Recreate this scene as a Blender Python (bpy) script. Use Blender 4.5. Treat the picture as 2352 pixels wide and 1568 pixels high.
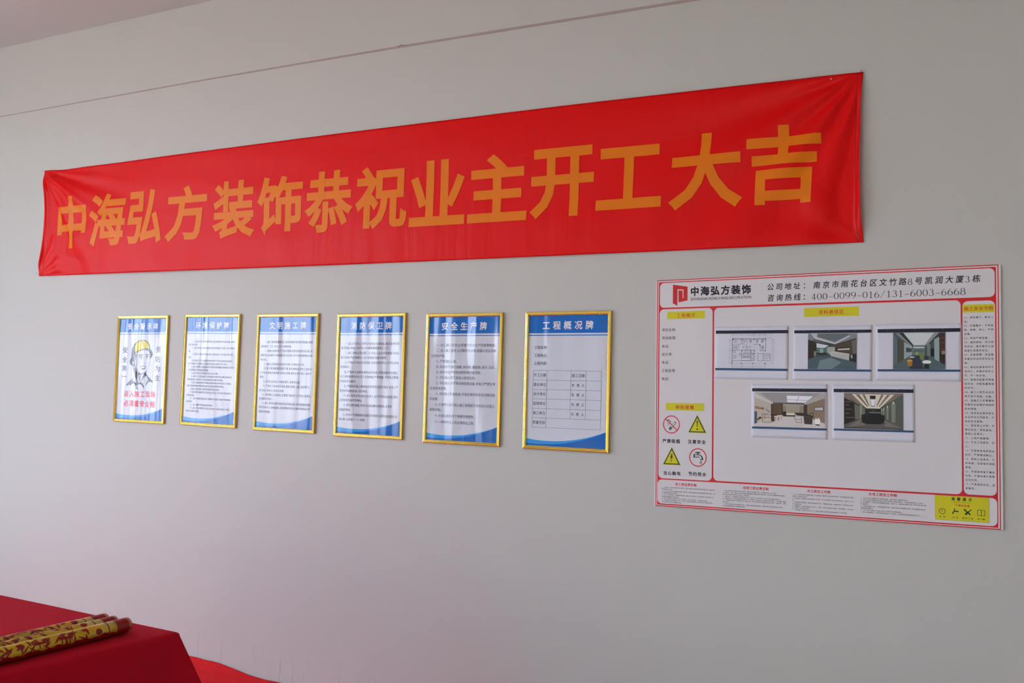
import bpy, bmesh, math, random
from mathutils import Vector, Matrix, noise
random.seed(7)
for o in list(bpy.data.objects): bpy.data.objects.remove(o, do_unlink=True)
S = bpy.context.scene
COL = S.collection

# ------------------------------------------------------------------ camera
H = 1.53; CAMY = -4.04606
yaw, pit, rol = -0.5348554, 0.0454112, 0.0327548
cy, sy = math.cos(yaw), math.sin(yaw); cp, sp = math.cos(pit), math.sin(pit); cr, sr = math.cos(rol), math.sin(rol)
fw = Vector((sy*cp, cy*cp, sp)); r0 = Vector((cy, -sy, 0)); u0 = r0.cross(fw)
rt = cr*r0 + sr*u0; up = -sr*r0 + cr*u0
cam = bpy.data.cameras.new('camera'); co = bpy.data.objects.new('camera', cam); COL.objects.link(co)
M = Matrix((rt, up, -fw)).transposed().to_4x4(); M.translation = Vector((0, CAMY, H)); co.matrix_world = M
cam.sensor_width = 36; cam.lens = 2403.63/2352*36; cam.clip_start = .05
cam.dof.use_dof = True; cam.dof.focus_distance = 4.45; cam.dof.aperture_fstop = 6.3
S.camera = co
# ------------------------------------------------------------------ view, world, light
S.view_settings.view_transform = 'Standard'; S.view_settings.look = 'None'
S.view_settings.exposure = 0.0; S.view_settings.gamma = 1; S.view_settings.use_curve_mapping = False
S.cycles.max_bounces = 10; S.cycles.diffuse_bounces = 7; S.cycles.glossy_bounces = 4
S.cycles.caustics_reflective = False; S.cycles.caustics_refractive = False
RX0, RX1, RY0, ZC = -8.2, 3.2, -8.6, 3.63      # room
WY0, WY1, WZ0, WZ1 = -6.8, -2.1, .75, 3.30      # window band in the left wall
w = bpy.data.worlds.new('sky'); S.world = w; w.use_nodes = True
nt = w.node_tree; bg = nt.nodes['Background']; bg.inputs[1].default_value = 20.8
tc = nt.nodes.new('ShaderNodeTexCoord'); sx = nt.nodes.new('ShaderNodeSeparateXYZ'); ra = nt.nodes.new('ShaderNodeValToRGB')
nt.links.new(tc.outputs['Generated'], sx.inputs[0]); 
mr = nt.nodes.new('ShaderNodeMapRange'); mr.inputs['From Min'].default_value = -1; mr.inputs['From Max'].default_value = 1
nt.links.new(sx.outputs['Z'], mr.inputs['Value']); nt.links.new(mr.outputs[0], ra.inputs[0]); nt.links.new(ra.outputs[0], bg.inputs[0])
el = ra.color_ramp.elements
el[0].position = .0; el[0].color = (.20, .19, .17, 1)
el[1].position = 1.; el[1].color = (.54, .77, 1.12, 1)
for ps, c in ((.46, (.24, .23, .21, 1)), (.51, (.79, .89, 1.12, 1)), (.7, (.65, .86, 1.19, 1))):
    e = el.new(ps); e.color = c
def portal(name, loc, rot, sx_, sy_):
    l = bpy.data.lights.new(name, 'AREA'); l.shape = 'RECTANGLE'; l.size = sx_; l.size_y = sy_; l.cycles.is_portal = True
    o = bpy.data.objects.new(name, l); COL.objects.link(o); o.location = loc; o.rotation_euler = rot
portal('window_portal', (RX0-.12, (WY0+WY1)/2, (WZ0+WZ1)/2), (0, -math.pi/2, 0), WZ1-WZ0, WY1-WY0)
sun = bpy.data.lights.new('sun', 'SUN'); sun.energy = 66; sun.angle = .02; sun.color = (1, .885, .77)   # falls through the window on to the floor, off to the left
sob = bpy.data.objects.new('sun', sun); COL.objects.link(sob); sob.rotation_euler = Vector((1, -.55, -.42)).to_track_quat('-Z', 'Y').to_euler(); sob.location = (RX0-4, 0, 5)
def fill_lamp(name, x, y, W, col):
    l = bpy.data.lights.new(name, 'AREA'); l.shape = 'RECTANGLE'; l.size = 1.2; l.size_y = .3; l.energy = W; l.color = col
    o = bpy.data.objects.new(name, l); COL.objects.link(o); o.location = (x, y, ZC-.06)
FILL_LAMPS = [(-.6, -6.8), (1.2, -4.0), (1.0, -1.6)]  # added warm fill, out of view, to brighten the right of the wall
for i, (x, y) in enumerate(FILL_LAMPS): fill_lamp('added_fill_light', x, y, 6, (1, .84, .66))

# ------------------------------------------------------------------ materials
def lin(c): return tuple(((v/255)/12.92 if v/255 <= .04045 else ((v/255+.055)/1.055)**2.4) for v in c)
MATS = {}
def mat(name, col, rough=.5, metal=0., spec=.5, bump=None, coat=0., sheen=0., var=None, trans=0.):
    """col linear rgb; bump=(scale xyz, strength, distance[, detail]); var=(scale, amount)"""
    if name in MATS: return MATS[name]
    m = bpy.data.materials.new(name); m.use_nodes = True; n = m.node_tree.nodes; L = m.node_tree.links
    b = n['Principled BSDF']; b.inputs['Base Color'].default_value = (*col, 1); b.inputs['Roughness'].default_value = rough
    b.inputs['Metallic'].default_value = metal; b.inputs['Specular IOR Level'].default_value = spec
    if coat: b.inputs['Coat Weight'].default_value = coat; b.inputs['Coat Roughness'].default_value = .12
    if sheen: b.inputs['Sheen Weight'].default_value = sheen; b.inputs['Sheen Roughness'].default_value = .4
    if trans:
        t = n.new('ShaderNodeBsdfTranslucent'); t.inputs[0].default_value = (*col, 1); mx = n.new('ShaderNodeMixShader')
        mx.inputs[0].default_value = trans; L.new(b.outputs[0], mx.inputs[1]); L.new(t.outputs[0], mx.inputs[2])
        L.new(mx.outputs[0], n['Material Output'].inputs[0])
    g = n.new('ShaderNodeNewGeometry')
    prev = None
    for bp in (bump or []):
        mp = n.new('ShaderNodeMapping'); mp.inputs['Scale'].default_value = bp[0]; L.new(g.outputs['Position'], mp.inputs[0])
        ns = n.new('ShaderNodeTexNoise'); ns.inputs['Scale'].default_value = 1; ns.inputs['Detail'].default_value = bp[3] if len(bp) > 3 else 2
        L.new(mp.outputs[0], ns.inputs[0]); bn = n.new('ShaderNodeBump'); bn.inputs['Strength'].default_value = bp[1]; bn.inputs['Distance'].default_value = bp[2]
        L.new(ns.outputs[0], bn.inputs['Height'])
        if prev: L.new(prev.outputs[0], bn.inputs['Normal'])
        prev = bn
    if prev:
        L.new(prev.outputs[0], b.inputs['Normal'])
        if coat: L.new(prev.outputs[0], b.inputs['Coat Normal'])
    if var:
        ns = n.new('ShaderNodeTexNoise'); ns.inputs['Scale'].default_value = var[0]; ns.inputs['Detail'].default_value = 4
        L.new(g.outputs['Position'], ns.inputs[0]); mx = n.new('ShaderNodeMix'); mx.data_type = 'RGBA'
        mx.inputs[6].default_value = (*[v*(1-var[1]) for v in col], 1); mx.inputs[7].default_value = (*[min(1, v*(1+var[1])) for v in col], 1)
        L.new(ns.outputs[0], mx.inputs[0]); L.new(mx.outputs[2], b.inputs['Base Color'])
    MATS[name] = m; return m
WALL = (.545, .528, .508)
def make_wall_mat():
    m = mat('painted_wall', WALL, .62, spec=.35, bump=[((7, 7, 7), .25, .004, 3), ((60, 60, 40), .12, .001, 4)], var=(1.3, .012))
    n = m.node_tree.nodes; L = m.node_tree.links; b = n['Principled BSDF']
    src = b.inputs['Base Color'].links[0].from_socket
    g = n.new('ShaderNodeNewGeometry'); s = n.new('ShaderNodeSeparateXYZ'); L.new(g.outputs['Position'], s.inputs[0])
    # dark drip marks and grime of its own shape just above the floor joint
    mp = n.new('ShaderNodeMapping'); mp.inputs['Scale'].default_value = (55, 1, 4); L.new(g.outputs['Position'], mp.inputs[0])
    ns = n.new('ShaderNodeTexNoise'); ns.inputs['Scale'].default_value = 1; ns.inputs['Detail'].default_value = 3; L.new(mp.outputs[0], ns.inputs[0])
    r1 = n.new('ShaderNodeMapRange'); r1.inputs['From Min'].default_value = .60; r1.inputs['From Max'].default_value = .72; L.new(ns.outputs[0], r1.inputs['Value'])
    r2 = n.new('ShaderNodeMapRange'); r2.inputs['From Min'].default_value = .20; r2.inputs['From Max'].default_value = .03; L.new(s.outputs['Z'], r2.inputs['Value'])
    mu = n.new('ShaderNodeMath'); mu.operation = 'MULTIPLY'; L.new(r1.outputs[0], mu.inputs[0]); L.new(r2.outputs[0], mu.inputs[1])
    mu2 = n.new('ShaderNodeMath'); mu2.operation = 'MULTIPLY'; mu2.inputs[1].default_value = .55; L.new(mu.outputs[0], mu2.inputs[0])
    mx = n.new('ShaderNodeMix'); mx.data_type = 'RGBA'; mx.inputs[7].default_value = (.22, .21, .22, 1)
    L.new(mu2.outputs[0], mx.inputs[0]); L.new(src, mx.inputs[6]); L.new(mx.outputs[2], b.inputs['Base Color'])
    return m
M_WALL = make_wall_mat()
M_CEIL = mat('painted_ceiling', (.58, .56, .56), .8, spec=.2, bump=[((5, 5, 5), .2, .004, 3)])
M_FLOOR = mat('floor_screed', (.55, .55, .54), .45, var=(2.0, .15))
M_RED = mat('banner_red', (.82, .003, .004), .42, spec=.14, sheen=.0, trans=.10, bump=[((22, 1, 2.2), .35, .006, 3), ((60, 60, 60), .25, .0012, 3), ((3, 1, 14), .25, .006, 2)])
M_ORANGE = mat('banner_orange', (.78, .185, .004), .44, spec=.16, bump=[((22, 1, 2.2), .35, .006, 3), ((60, 60, 60), .25, .0012, 3), ((3, 1, 14), .25, .006, 2)])
M_THREAD = mat('seam_thread', (.30, .004, .01), .7)
M_CLOTH = mat('cloth_red', (.62, .006, .026), .85, spec=.15, trans=.22, bump=[((9, 9, 9), .3, .01, 3), ((500, 500, 500), .3, .0006, 2)])
M_CARPET = mat('carpet_red', (.76, .02, .024), .9, spec=.1, bump=[((14, 14, 14), .5, .012, 3), ((400, 400, 400), .4, .001, 2)])
M_GOLD = mat('gold_moulding', (.86, .60, .13), .24, metal=.82, spec=.6, bump=[((40, 40, 40), .1, .001, 2)])
M_STEEL = mat('steel', (.75, .75, .76), .25, metal=1)
M_DARK = mat('dark_metal', (.05, .05, .05), .5, metal=.5)
M_BACK = mat('fibreboard', (.30, .20, .12), .8)
M_WOOD = mat('table_laminate', (.35, .25, .16), .5, var=(6, .2))
M_WHITEF = mat('window_white', (.75, .75, .75), .4)
# laminated prints: a rippled glossy film
FILM = [((9, 1, 1.1), .75, .026, 1.2), ((70, 1, 70), .16, .0010, 2)]
def film(name, col): return mat('film_'+name, col, .15, spec=.36, bump=FILM)
F_WHITE = film('white', (.64, .66, .76)); F_BLUE = film('blue', (.005, .135, .52)); F_LBLUE = film('light_blue', (.035, .33, .80))
F_TEXT = film('grey_ink', (.13, .125, .17)); F_PALE = film('pale_ink', (.80, .76, .80)); F_BLACK = film('black_ink', (.07, .065, .075))
F_YEL = film('yellow', (.72, .62, .045)); F_REDI = film('red_ink', (.78, .03, .07)); F_HAZE = film('grey_line', (.16, .15, .19))
def flat(name, rgb, rough=.5): return mat('print_'+name, lin(rgb) if max(rgb) > 1 else rgb, rough, spec=.3)
B_WHITE = flat('white', (.70, .665, .70), .45); B_RED = flat('red', (.68, .014, .022)); B_BLACK = flat('black', (.016, .015, .028)); B_YEL = flat('yellow', (.66, .60, .012))
B_TEXT = flat('dark_ink', (.07, .06, .075)); B_RTXT = flat('red_ink', (.66, .045, .02)); B_PINK = flat('soft_red', (.60, .05, .06))
B_LOGO = flat('logo_red', (.60, .018, .018)); B_GREEN = flat('dark_green', (.03, .07, .012))
P_WHITE = mat('copy_paper', (.70, .69, .80), .55, spec=.3, bump=[((18, 18, 18), .35, .004, 3)])
P_NAVY = flat('navy', (.012, .012, .03)); P_BLUE = flat('bar_blue', (.03, .085, .20)); P_INK = flat('plan_ink', (.09, .09, .12)); P_LINE = flat('plan_grey', (.30, .29, .34))

# ------------------------------------------------------------------ object helpers
def tag(o, label=None, cat=None, group=None, kind=None):
    if label: o['label'] = label
    if cat: o['category'] = cat
    if group: o['group'] = group
    if kind: o['kind'] = kind
    return o
def empty(name, loc=(0, 0, 0), rot=(0, 0, 0), parent=None):
    o = bpy.data.objects.new(name, None); COL.objects.link(o); o.location = loc; o.rotation_euler = rot; o.empty_display_size = .1
    if parent: o.parent = parent
    return o
def link(name, V, F, mats, parent=None, smooth=False, idx=None, loc=None):
    me = bpy.data.meshes.new(name); me.from_pydata([tuple(v) for v in V], [], F)
    for m in (mats if isinstance(mats, (list, tuple)) else [mats]): me.materials.append(m)
    if idx: me.polygons.foreach_set('material_index', idx)
    if smooth: me.polygons.foreach_set('use_smooth', [True]*len(me.polygons))
    me.update(); o = bpy.data.objects.new(name, me); COL.objects.link(o)
    if parent: o.parent = parent
    if loc: o.location = loc
    return o
class MB:
    def __init__(s): s.V = []; s.F = []
    def box(s, x0, x1, y0, y1, z0, z1):
        b = len(s.V); s.V += [(x, y, z) for z in (z0, z1) for y in (y0, y1) for x in (x0, x1)]
        s.F += [tuple(b+i for i in f) for f in ((0, 2, 3, 1), (4, 5, 7, 6), (0, 1, 5, 4), (2, 6, 7, 3), (0, 4, 6, 2), (1, 3, 7, 5))]; return s
    def grid(s, nu, nv, f):
        b = len(s.V); s.V += [f(i/nu, j/nv) for j in range(nv+1) for i in range(nu+1)]
        s.F += [(b+j*(nu+1)+i, b+j*(nu+1)+i+1, b+(j+1)*(nu+1)+i+1, b+(j+1)*(nu+1)+i) for j in range(nv) for i in range(nu)]; return s
    def tube(s, a, c, r, n=10, caps=True):
        a = Vector(a); c = Vector(c); d = (c-a).normalized(); u = d.orthogonal().normalized(); v = d.cross(u); b = len(s.V)
        for q in (a, c):
            s.V += [q+r*(math.cos(t)*u+math.sin(t)*v) for t in [2*math.pi*k/n for k in range(n)]]
        s.F += [(b+k, b+(k+1) % n, b+n+(k+1) % n, b+n+k) for k in range(n)]
        if caps: s.F += [tuple(b+k for k in reversed(range(n))), tuple(b+n+k for k in range(n))]
        return s
    def build(s, name, m, parent=None, smooth=False, loc=None): return link(name, s.V, s.F, m, parent, smooth, None, loc)
def bevel(o, wd=.004, seg=2):
    md = o.modifiers.new('bevel', 'BEVEL'); md.width = wd; md.segments = seg; md.limit_method = 'ANGLE'; return o

# ------------------------------------------------------------------ room shell
Bk = dict(kind='structure')
tag(MB().box(RX0-.3, RX1+.2, 0, .2, -.2, ZC+.2).build('wall_back', M_WALL), **Bk)
tag(MB().box(RX1, RX1+.2, RY0, 0, -.2, ZC+.2).build('wall_right', M_WALL), **Bk)
tag(MB().box(RX0-.3, RX1+.2, RY0-.2, RY0, -.2, ZC+.2).build('wall_front', M_WALL), **Bk)
mb = MB(); x0, x1 = RX0-.24, RX0
mb.box(x0, x1, RY0, 0, -.2, WZ0); mb.box(x0, x1, RY0, 0, WZ1, ZC+.2); mb.box(x0, x1, RY0, WY0, WZ0, WZ1); mb.box(x0, x1, WY1, 0, WZ0, WZ1)
tag(mb.build('wall_left', M_WALL), **Bk)
tag(MB().box(RX0-.3, RX1+.2, RY0-.2, .2, ZC, ZC+.2).build('ceiling', M_CEIL), **Bk)
tag(MB().box(RX0-.3, RX1+.2, RY0-.2, .2, -.2, 0).build('floor', M_FLOOR), **Bk)
wn = tag(empty('window_1', (RX0-.12, (WY0+WY1)/2, WZ0)), **Bk)
hy = (WY1-WY0)/2; hz = WZ1-WZ0
m = MB(); m.box(-.03, .03, -hy, hy, 0, .06); m.box(-.03, .03, -hy, hy, hz-.06, hz); m.box(-.03, .03, -hy, -hy+.06, .06, hz-.06); m.box(-.03, .03, hy-.06, hy, .06, hz-.06)
m.build('window_frame', M_WHITEF, wn)
NP = 5
for k in range(1, NP):
    yy = -hy+2*hy*k/NP; hw_ = .30 if k == 4 else .10; MB().box(-.03, .03, yy-hw_, yy+hw_, .06, hz-.06).build('mullion', M_WHITEF, wn)  # unseen bars, widened to break up the window's reflection in the signs
gl = bpy.data.materials.new('window_glass'); gl.use_nodes = True; gn = gl.node_tree.nodes; gn.remove(gn['Principled BSDF'])
tr = gn.new('ShaderNodeBsdfTransparent'); tr.inputs[0].default_value = (.94, .97, .96, 1); gs = gn.new('ShaderNodeBsdfGlossy'); gs.inputs['Roughness'].default_value = .02
mx = gn.new('ShaderNodeMixShader'); mx.inputs[0].default_value = .06; gl.node_tree.links.new(tr.outputs[0], mx.inputs[1]); gl.node_tree.links.new(gs.outputs[0], mx.inputs[2])
gl.node_tree.links.new(mx.outputs[0], gn['Material Output'].inputs[0])
for k in range(NP):
    a = -hy+2*hy*k/NP+.03; c = -hy+2*hy*(k+1)/NP-.03
    MB().box(-.004, .004, a, c, .06, hz-.06).build('pane', gl, wn)
for (x, y), lb in zip(FILL_LAMPS, ('added white rectangular fill light furthest from the banner wall', 'added white rectangular fill light above the camera side of the room', 'added white rectangular fill light right of the notice board')):
    t = tag(empty('fill_light_fixture', (x, y, ZC)), lb, 'ceiling light', 'added fill lights out of view')  # housings for the added fill, none of them in view
    MB().box(-.62, .62, -.17, .17, -.045, 0).build('housing', M_WHITEF, t)
# thin joint line high on the wall: a narrow proud bead, a little wider to the right
GR = [(-7.6, 1.640), (-6.2924, 1.6467), (-4.4693, 1.658), (-3.0834, 1.6553), (-1.5796, 1.6409), (-.6, 1.628), (3.2, 1.600)]
def interp(T, x):
    for (a, b), (c, d) in zip(T, T[1:]):
        if x <= c: return b+(d-b)*(x-a)/(c-a)
    return T[-1][1]
V = []; F = []
N = 260
for i in range(N+1):
    x = -7.9+11.0*i/N; z = H+interp(GR, max(x, -7.6)); hw = (.0016+.0040*min(1, max(0, (x+6.5)/4.2)))*(1+.25*noise.noise(Vector((x*6, 0, 0))))
    for dz, y in ((-hw-.001, 0), (-hw, -.0016), (hw, -.0016), (hw+.001, 0)): V.append((x, y+.0002 if y == 0 else y, z+dz))
for i in range(N):
    for k in range(3): a = i*4+k; F.append((a, a+1, a+5, a+4))
tag(link('trim_1', V, F, mat('joint_filler', (.40, .31, .29), .7), smooth=False), **Bk)
# broken chip on the joint
m = MB(); m.tube((-3.10, -.001, H+1.656), (-3.075, -.004, H+1.660), .0035, 6); m.tube((-3.085, -.001, H+1.664), (-3.062, -.004, H+1.655), .0025, 6)
tag(m.build('trim_2', mat('joint_filler_dark', (.35, .30, .28), .8)), **Bk)

# ------------------------------------------------------------------ glyphs
GC = {}
def glyph(ch, bold=0., res=2):
    """outline of one character; heavier weights widen the strokes with a flat bevel"""
    k = (ch, bold, res)
    if k not in GC: prewarm([k])
    return GC[k]
def prewarm(specs):
    """all glyphs of one weight in one evaluation each: a single curve set linked together"""
    objs = []
    for ch, bold, res in specs:
        k = (ch, bold, res)
        if k in GC or ch in ' \u3000': continue
        c = bpy.data.curves.new('g', 'FONT'); c.body = ch; c.size = 1; c.resolution_u = res; c.bevel_depth = bold; c.bevel_resolution = 0; c.extrude = 0; c.fill_mode = 'FRONT' if bold else 'FRONT'
        o = bpy.data.objects.new('g', c); COL.objects.link(o); objs.append((k, o)); GC[k] = None
    dg = bpy.context.evaluated_depsgraph_get()
    for k, o in objs:
        me = bpy.data.meshes.new_from_object(o.evaluated_get(dg))
        vs = [tuple(v.co) for v in me.vertices]; fs = [tuple(p.vertices) for p in me.polygons if sum(vs[i][2] for i in p.vertices)/len(p.vertices) >= -1e-6]
        use = sorted({i for f in fs for i in f}); ix = {a: b for b, a in enumerate(use)}
        GC[k] = ([vs[i] for i in use], [tuple(ix[i] for i in f) for f in fs]); bpy.data.meshes.remove(me)
    for k, o in objs:
        c = o.data; bpy.data.objects.remove(o); bpy.data.curves.remove(c)
UNIT = {'、': .45, ',': .30, '，': 1, '。': .5, '"': .4, ' ': .5, ':': .4, '.': .3}
def units(ch):
    if ch in UNIT: return UNIT[ch]
    return .56 if ord(ch) < 128 else 1.
class Ink:
    """flat print collected into one mesh; local x, z on a face looking to -y at depth y"""
    def __init__(s, y): s.y = y; s.V = []; s.F = []; s.I = []; s.M = []
    def mi(s, m):
        if m not in s.M: s.M.append(m)
        return s.M.index(m)
    def poly(s, pts, m, dy=0.):
        b = len(s.V); s.V += [(x, s.y-dy, z) for x, z in pts]
        ar = sum(pts[i][0]*pts[(i+1) % len(pts)][1]-pts[(i+1) % len(pts)][0]*pts[i][1] for i in range(len(pts)))
        f = list(range(b, b+len(pts)))
        if ar < 0: f.reverse()
        s.F.append(tuple(f)); s.I.append(s.mi(m)); return s
    def rect(s, x0, x1, z0, z1, m, dy=0.): return s.poly([(x0, z0), (x1, z0), (x1, z1), (x0, z1)], m, dy)
    def rrect(s, x0, x1, z0, z1, r, m, dy=0., n=7):
        P = []
        for cx, cz, a0 in ((x1-r, z1-r, 0), (x0+r, z1-r, 90), (x0+r, z0+r, 180), (x1-r, z0+r, 270)):
            for k in range(n+1): a = math.radians(a0+90*k/n); P.append((cx+r*math.cos(a), cz+r*math.sin(a)))
        return s.poly(P, m, dy)
    def frame(s, x0, x1, z0, z1, t, m, dy=0.):
        s.rect(x0, x1, z1-t, z1, m, dy); s.rect(x0, x1, z0, z0+t, m, dy); s.rect(x0, x0+t, z0+t, z1-t, m, dy); return s.rect(x1-t, x1, z0+t, z1-t, m, dy)
    def ring(s, cx, cz, r0, r1, m, dy=0., n=40, a0=0, a1=360):
        for k in range(n):
            a = math.radians(a0+(a1-a0)*k/n); b = math.radians(a0+(a1-a0)*(k+1)/n)
            s.poly([(cx+r0*math.cos(a), cz+r0*math.sin(a)), (cx+r1*math.cos(a), cz+r1*math.sin(a)), (cx+r1*math.cos(b), cz+r1*math.sin(b)), (cx+r0*math.cos(b), cz+r0*math.sin(b))], m, dy)
        return s
    def disc(s, cx, cz, rx, rz, m, dy=0., n=20): return s.poly([(cx+rx*math.cos(2*math.pi*k/n), cz+rz*math.sin(2*math.pi*k/n)) for k in range(n)], m, dy)
    def line(s, pts, wd, m, dy=0.):
        w0, w1 = (wd if isinstance(wd, tuple) else (wd, wd)); n = len(pts); Lp = []; Rp = []
        for i, (x, z) in enumerate(pts):
            a = pts[max(0, i-1)]; b = pts[min(n-1, i+1)]; dx, dz = b[0]-a[0], b[1]-a[1]; l = math.hypot(dx, dz) or 1; h = (w0+(w1-w0)*i/max(1, n-1))/2
            Lp.append((x-dz/l*h, z+dx/l*h)); Rp.append((x+dz/l*h, z-dx/l*h))
        for i in range(n-1): s.poly([Lp[i], Rp[i], Rp[i+1], Lp[i+1]], m, dy)
        return s
    def glyph_at(s, ch, x, z, sx, sz, m, bold=0., res=2, dy=0., shear=0.):
        vs, fs = glyph(ch, bold, res); k = s.mi(m); q_ = .00005/bold if bold else 0
        b = len(s.V); s.V += [(x+sx*a+shear*sz*c, s.y-dy-h*q_, z+sz*c) for a, c, h in vs]
        for f in fs: s.F.append(tuple(b+i for i in f)); s.I.append(k)
        return s
    def box_glyph(s, ch, x0, x1, z0, z1, m, bold=0., res=3, dy=0.):
        vs, fs = glyph(ch, bold, res); xs = [v[0] for v in vs]; zs = [v[1] for v in vs]; a, b_, c, d = min(xs), max(xs), min(zs), max(zs)
        kx = (x1-x0)/(b_-a); kz = (z1-z0)/(d-c); return s.glyph_at(ch, x0-a*kx, z0-c*kz, kx, kz, m, bold, res, dy)
    def text(s, body, x0, zc, pitch, m, sw=.97, sh=None, bold=0., res=2, dy=0., x1=None, shear=0.):
        """line of text: zc is the height of the middle of the characters; x1 fits the line to a right end"""
        if x1 is not None: pitch = (x1-x0)/sum(units(c) for c in body)
        sw = pitch*sw; sh = sh or sw; x = x0
        for ch in body:
            u = units(ch)
            if ch not in ' \u3000': s.glyph_at(ch, x+(pitch*u-sw*(1 if u == 1 else u))/2 if u == 1 else x, zc-.375*sh, sw, sh, m, bold, res, dy, shear)
            x += pitch*u
        return s
    def spread(s, body, x0, x1, z0, z1, m, bold=.02, res=2, dy=0.):
        """characters of body spread between x0 and x1, ink height z0..z1"""
        n = len(body); h = (z1-z0)/.92; wch = min(h, (x1-x0)/n*1.0) if n > 1 else x1-x0
        for i, ch in enumerate(body):
            x = x0+(x1-x0-wch)*(i/(n-1) if n > 1 else 0); s.glyph_at(ch, x, z0+.08*h, wch, h, m, bold, res, dy)
        return s
    def build(s, name, parent): return link(name, s.V, s.F, s.M, parent, False, s.I)

# ------------------------------------------------------------------ texts
T2 = '''一、认真执行和贯彻国家和地方有关环境保护的法律、法规、治理环
境污染的政策。
二、施工组织设计必须有防治环境污染的措施,并在施工作业中组织实
施。
三、定期进行环保宣传教育活动,不断提高职工的环保意识和法制
观念。
四、清理施工垃圾,必须搭设封闭式临时专用垃圾道或采用容器吊
运,严禁随意凌空抛撒,施工垃圾应及时清运,适量洒水减少扬尘。
五、施工现场的主要道路应进行硬化处理,裸露的场地和集中堆放的
土方采取覆盖,固化或绿化等措施。
六、施工现场土方作业应采取防止扬尘措施。
七、从事土方、渣土和施工垃圾运输应采用密闭式运输车辆或采取
覆盖措施,施工现场出入口处应采取保证车辆清洁的措施。
八、施工现场的材料和大模板等存放场地必须平整坚实,水泥和其
他易飞扬的细颗粒建筑材料应密闭存放或采取覆盖等措施。
九、施工现场混凝土搅拌应采取封闭,降尘措施。
十、施工现场设置密闭式垃圾站,施工垃圾、生活垃圾分类存放并及
时清运出场。
十一、施工现场的机械设备、车辆的尾气排放符合国家环保排放标
准的要求。
十二、施工现场严禁焚烧各类废弃物。
十三、施工现场设置排水沟及沉淀池,施工污水经沉淀后方可排入
市政污水管网或河流。'''.split('\n')
Z2 = [.1539, .1376, .1186, .1041, .0843, .0684, .0496, .0345, .0158, .0002, -.0162, -.0350, -.0524, -.0701, -.0868, -.1043, -.1226, -.1385, -.1522, -.1691, -.1887, -.2069, -.2251]
Z2 = [.1539-(.1539+.2251)*i/22 for i in range(23)]
T3 = '''一、施工现场各级管理人员必须遵守各项管理制度,做到
场内整齐、卫生、安全、防火道路畅通。
二、按施工组织设计平面布置图布置材料和机具设备,设
置建筑垃圾堆场,不得乱堆材料及杂物,及时清理零散物料及建
筑垃圾。
三、临时占用道路应按到有关部门办理有关手续。
四、施工现场要做到道路平整,排水渠畅通,按到工组织设
计平面布置图布置电路、给排水线路,做到水管不漏水,电线不
漏电。
五、现场应设有灭、女厕所,除污、排便等设施。
六、严禁在工地内进行吸毒、嫖娼、赌博、斗殴、盗窃等"七
害"活动,违者交公安机关处理。
七、夜间施工必须通过主管部门批准并公开告示,取得社
会谅解方可施工。
八、施工现场应遵守国家有关环保法规,采取措施控制现
场的各种灰尘、废物排放、固体废物处理以及噪声和振动对环
境保护的措施。'''.split('\n')
Z3 = [.1566, .1339, .1110, .0877, .0650, .0420, .0195, -.0035, -.0250, -.0490, -.0718, -.0954, -.1172, -.1384, -.1610, -.1825, -.2054]
T4 = '''一、建立项目保卫领导小组和业余消防队,健全各种消防
保卫制度,按施工组织设计布置现场消防保卫工作。
二、施工现场必须设置门卫,作业人员必须佩戴胸卡进出
施工现场,严禁非操作人员及家属留宿施工现场。
三、严格执行动火审批制度,未经批准任何人不得在现场
使用明火。
四、严格执行易燃易爆物品的存放、保管和使用的规定。
木工房等易燃场所必须工完场地清,严禁吸烟、并配备足数量
的消防灭火器材。
五、严格执行施工现场临时用电安全技术规范,非电工严
禁使用电器和乱接、拉设电线。
六、每个宿舍必须设防火负责人,室内严禁卧床吸烟,烟头
必须放置有盖的容器内。
七、保证消防通道、楼梯、走道及通向消防栓、水源等
道路的畅通。
八、任何人不得随意移动和损坏现场设置的消防器材,发
现火情,立即拨打"119"报警。'''.split('\n')
Z4 = [.1551, .1336, .1090, .0862, .0620, .0400, .0145, -.0077, -.0310, -.0550, -.0780, -.1015, -.1237, -.1475, -.1710, -.1954, -.2180]
T5 = '''一、进入施工现场,必须遵守安全生产的规章制度。
二、进入施工现场,必须戴好安全帽,机操人员必须戴
压发防护帽。
三、严禁酒后上班。
四、现场内不准打赤脚、穿拖鞋、硬底鞋、裙子、风衣。
五、高处作业严禁穿皮鞋和带钉易滑鞋。
六、非机操人员不准进入危险区内。
七、非机操人员严禁动用机电设备,非电工严禁乱牵
乱接用电线路。
八、未经施工负责批准,不准任意拆除安全设施及防
护装置。
九、不准带小孩子进入施工现场和不准任何人在施工
现场打闹。
十、不准从高处向下抛掷任何物件。
十一、特种作业人员必须持证上岗。'''.split('\n')
Z5 = [.1546, .1292, .1045, .0790, .0533, .0283, .0035, -.0225, -.0473, -.0724, -.0970, -.1225, -.1472, -.1742, -.2032]
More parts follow.
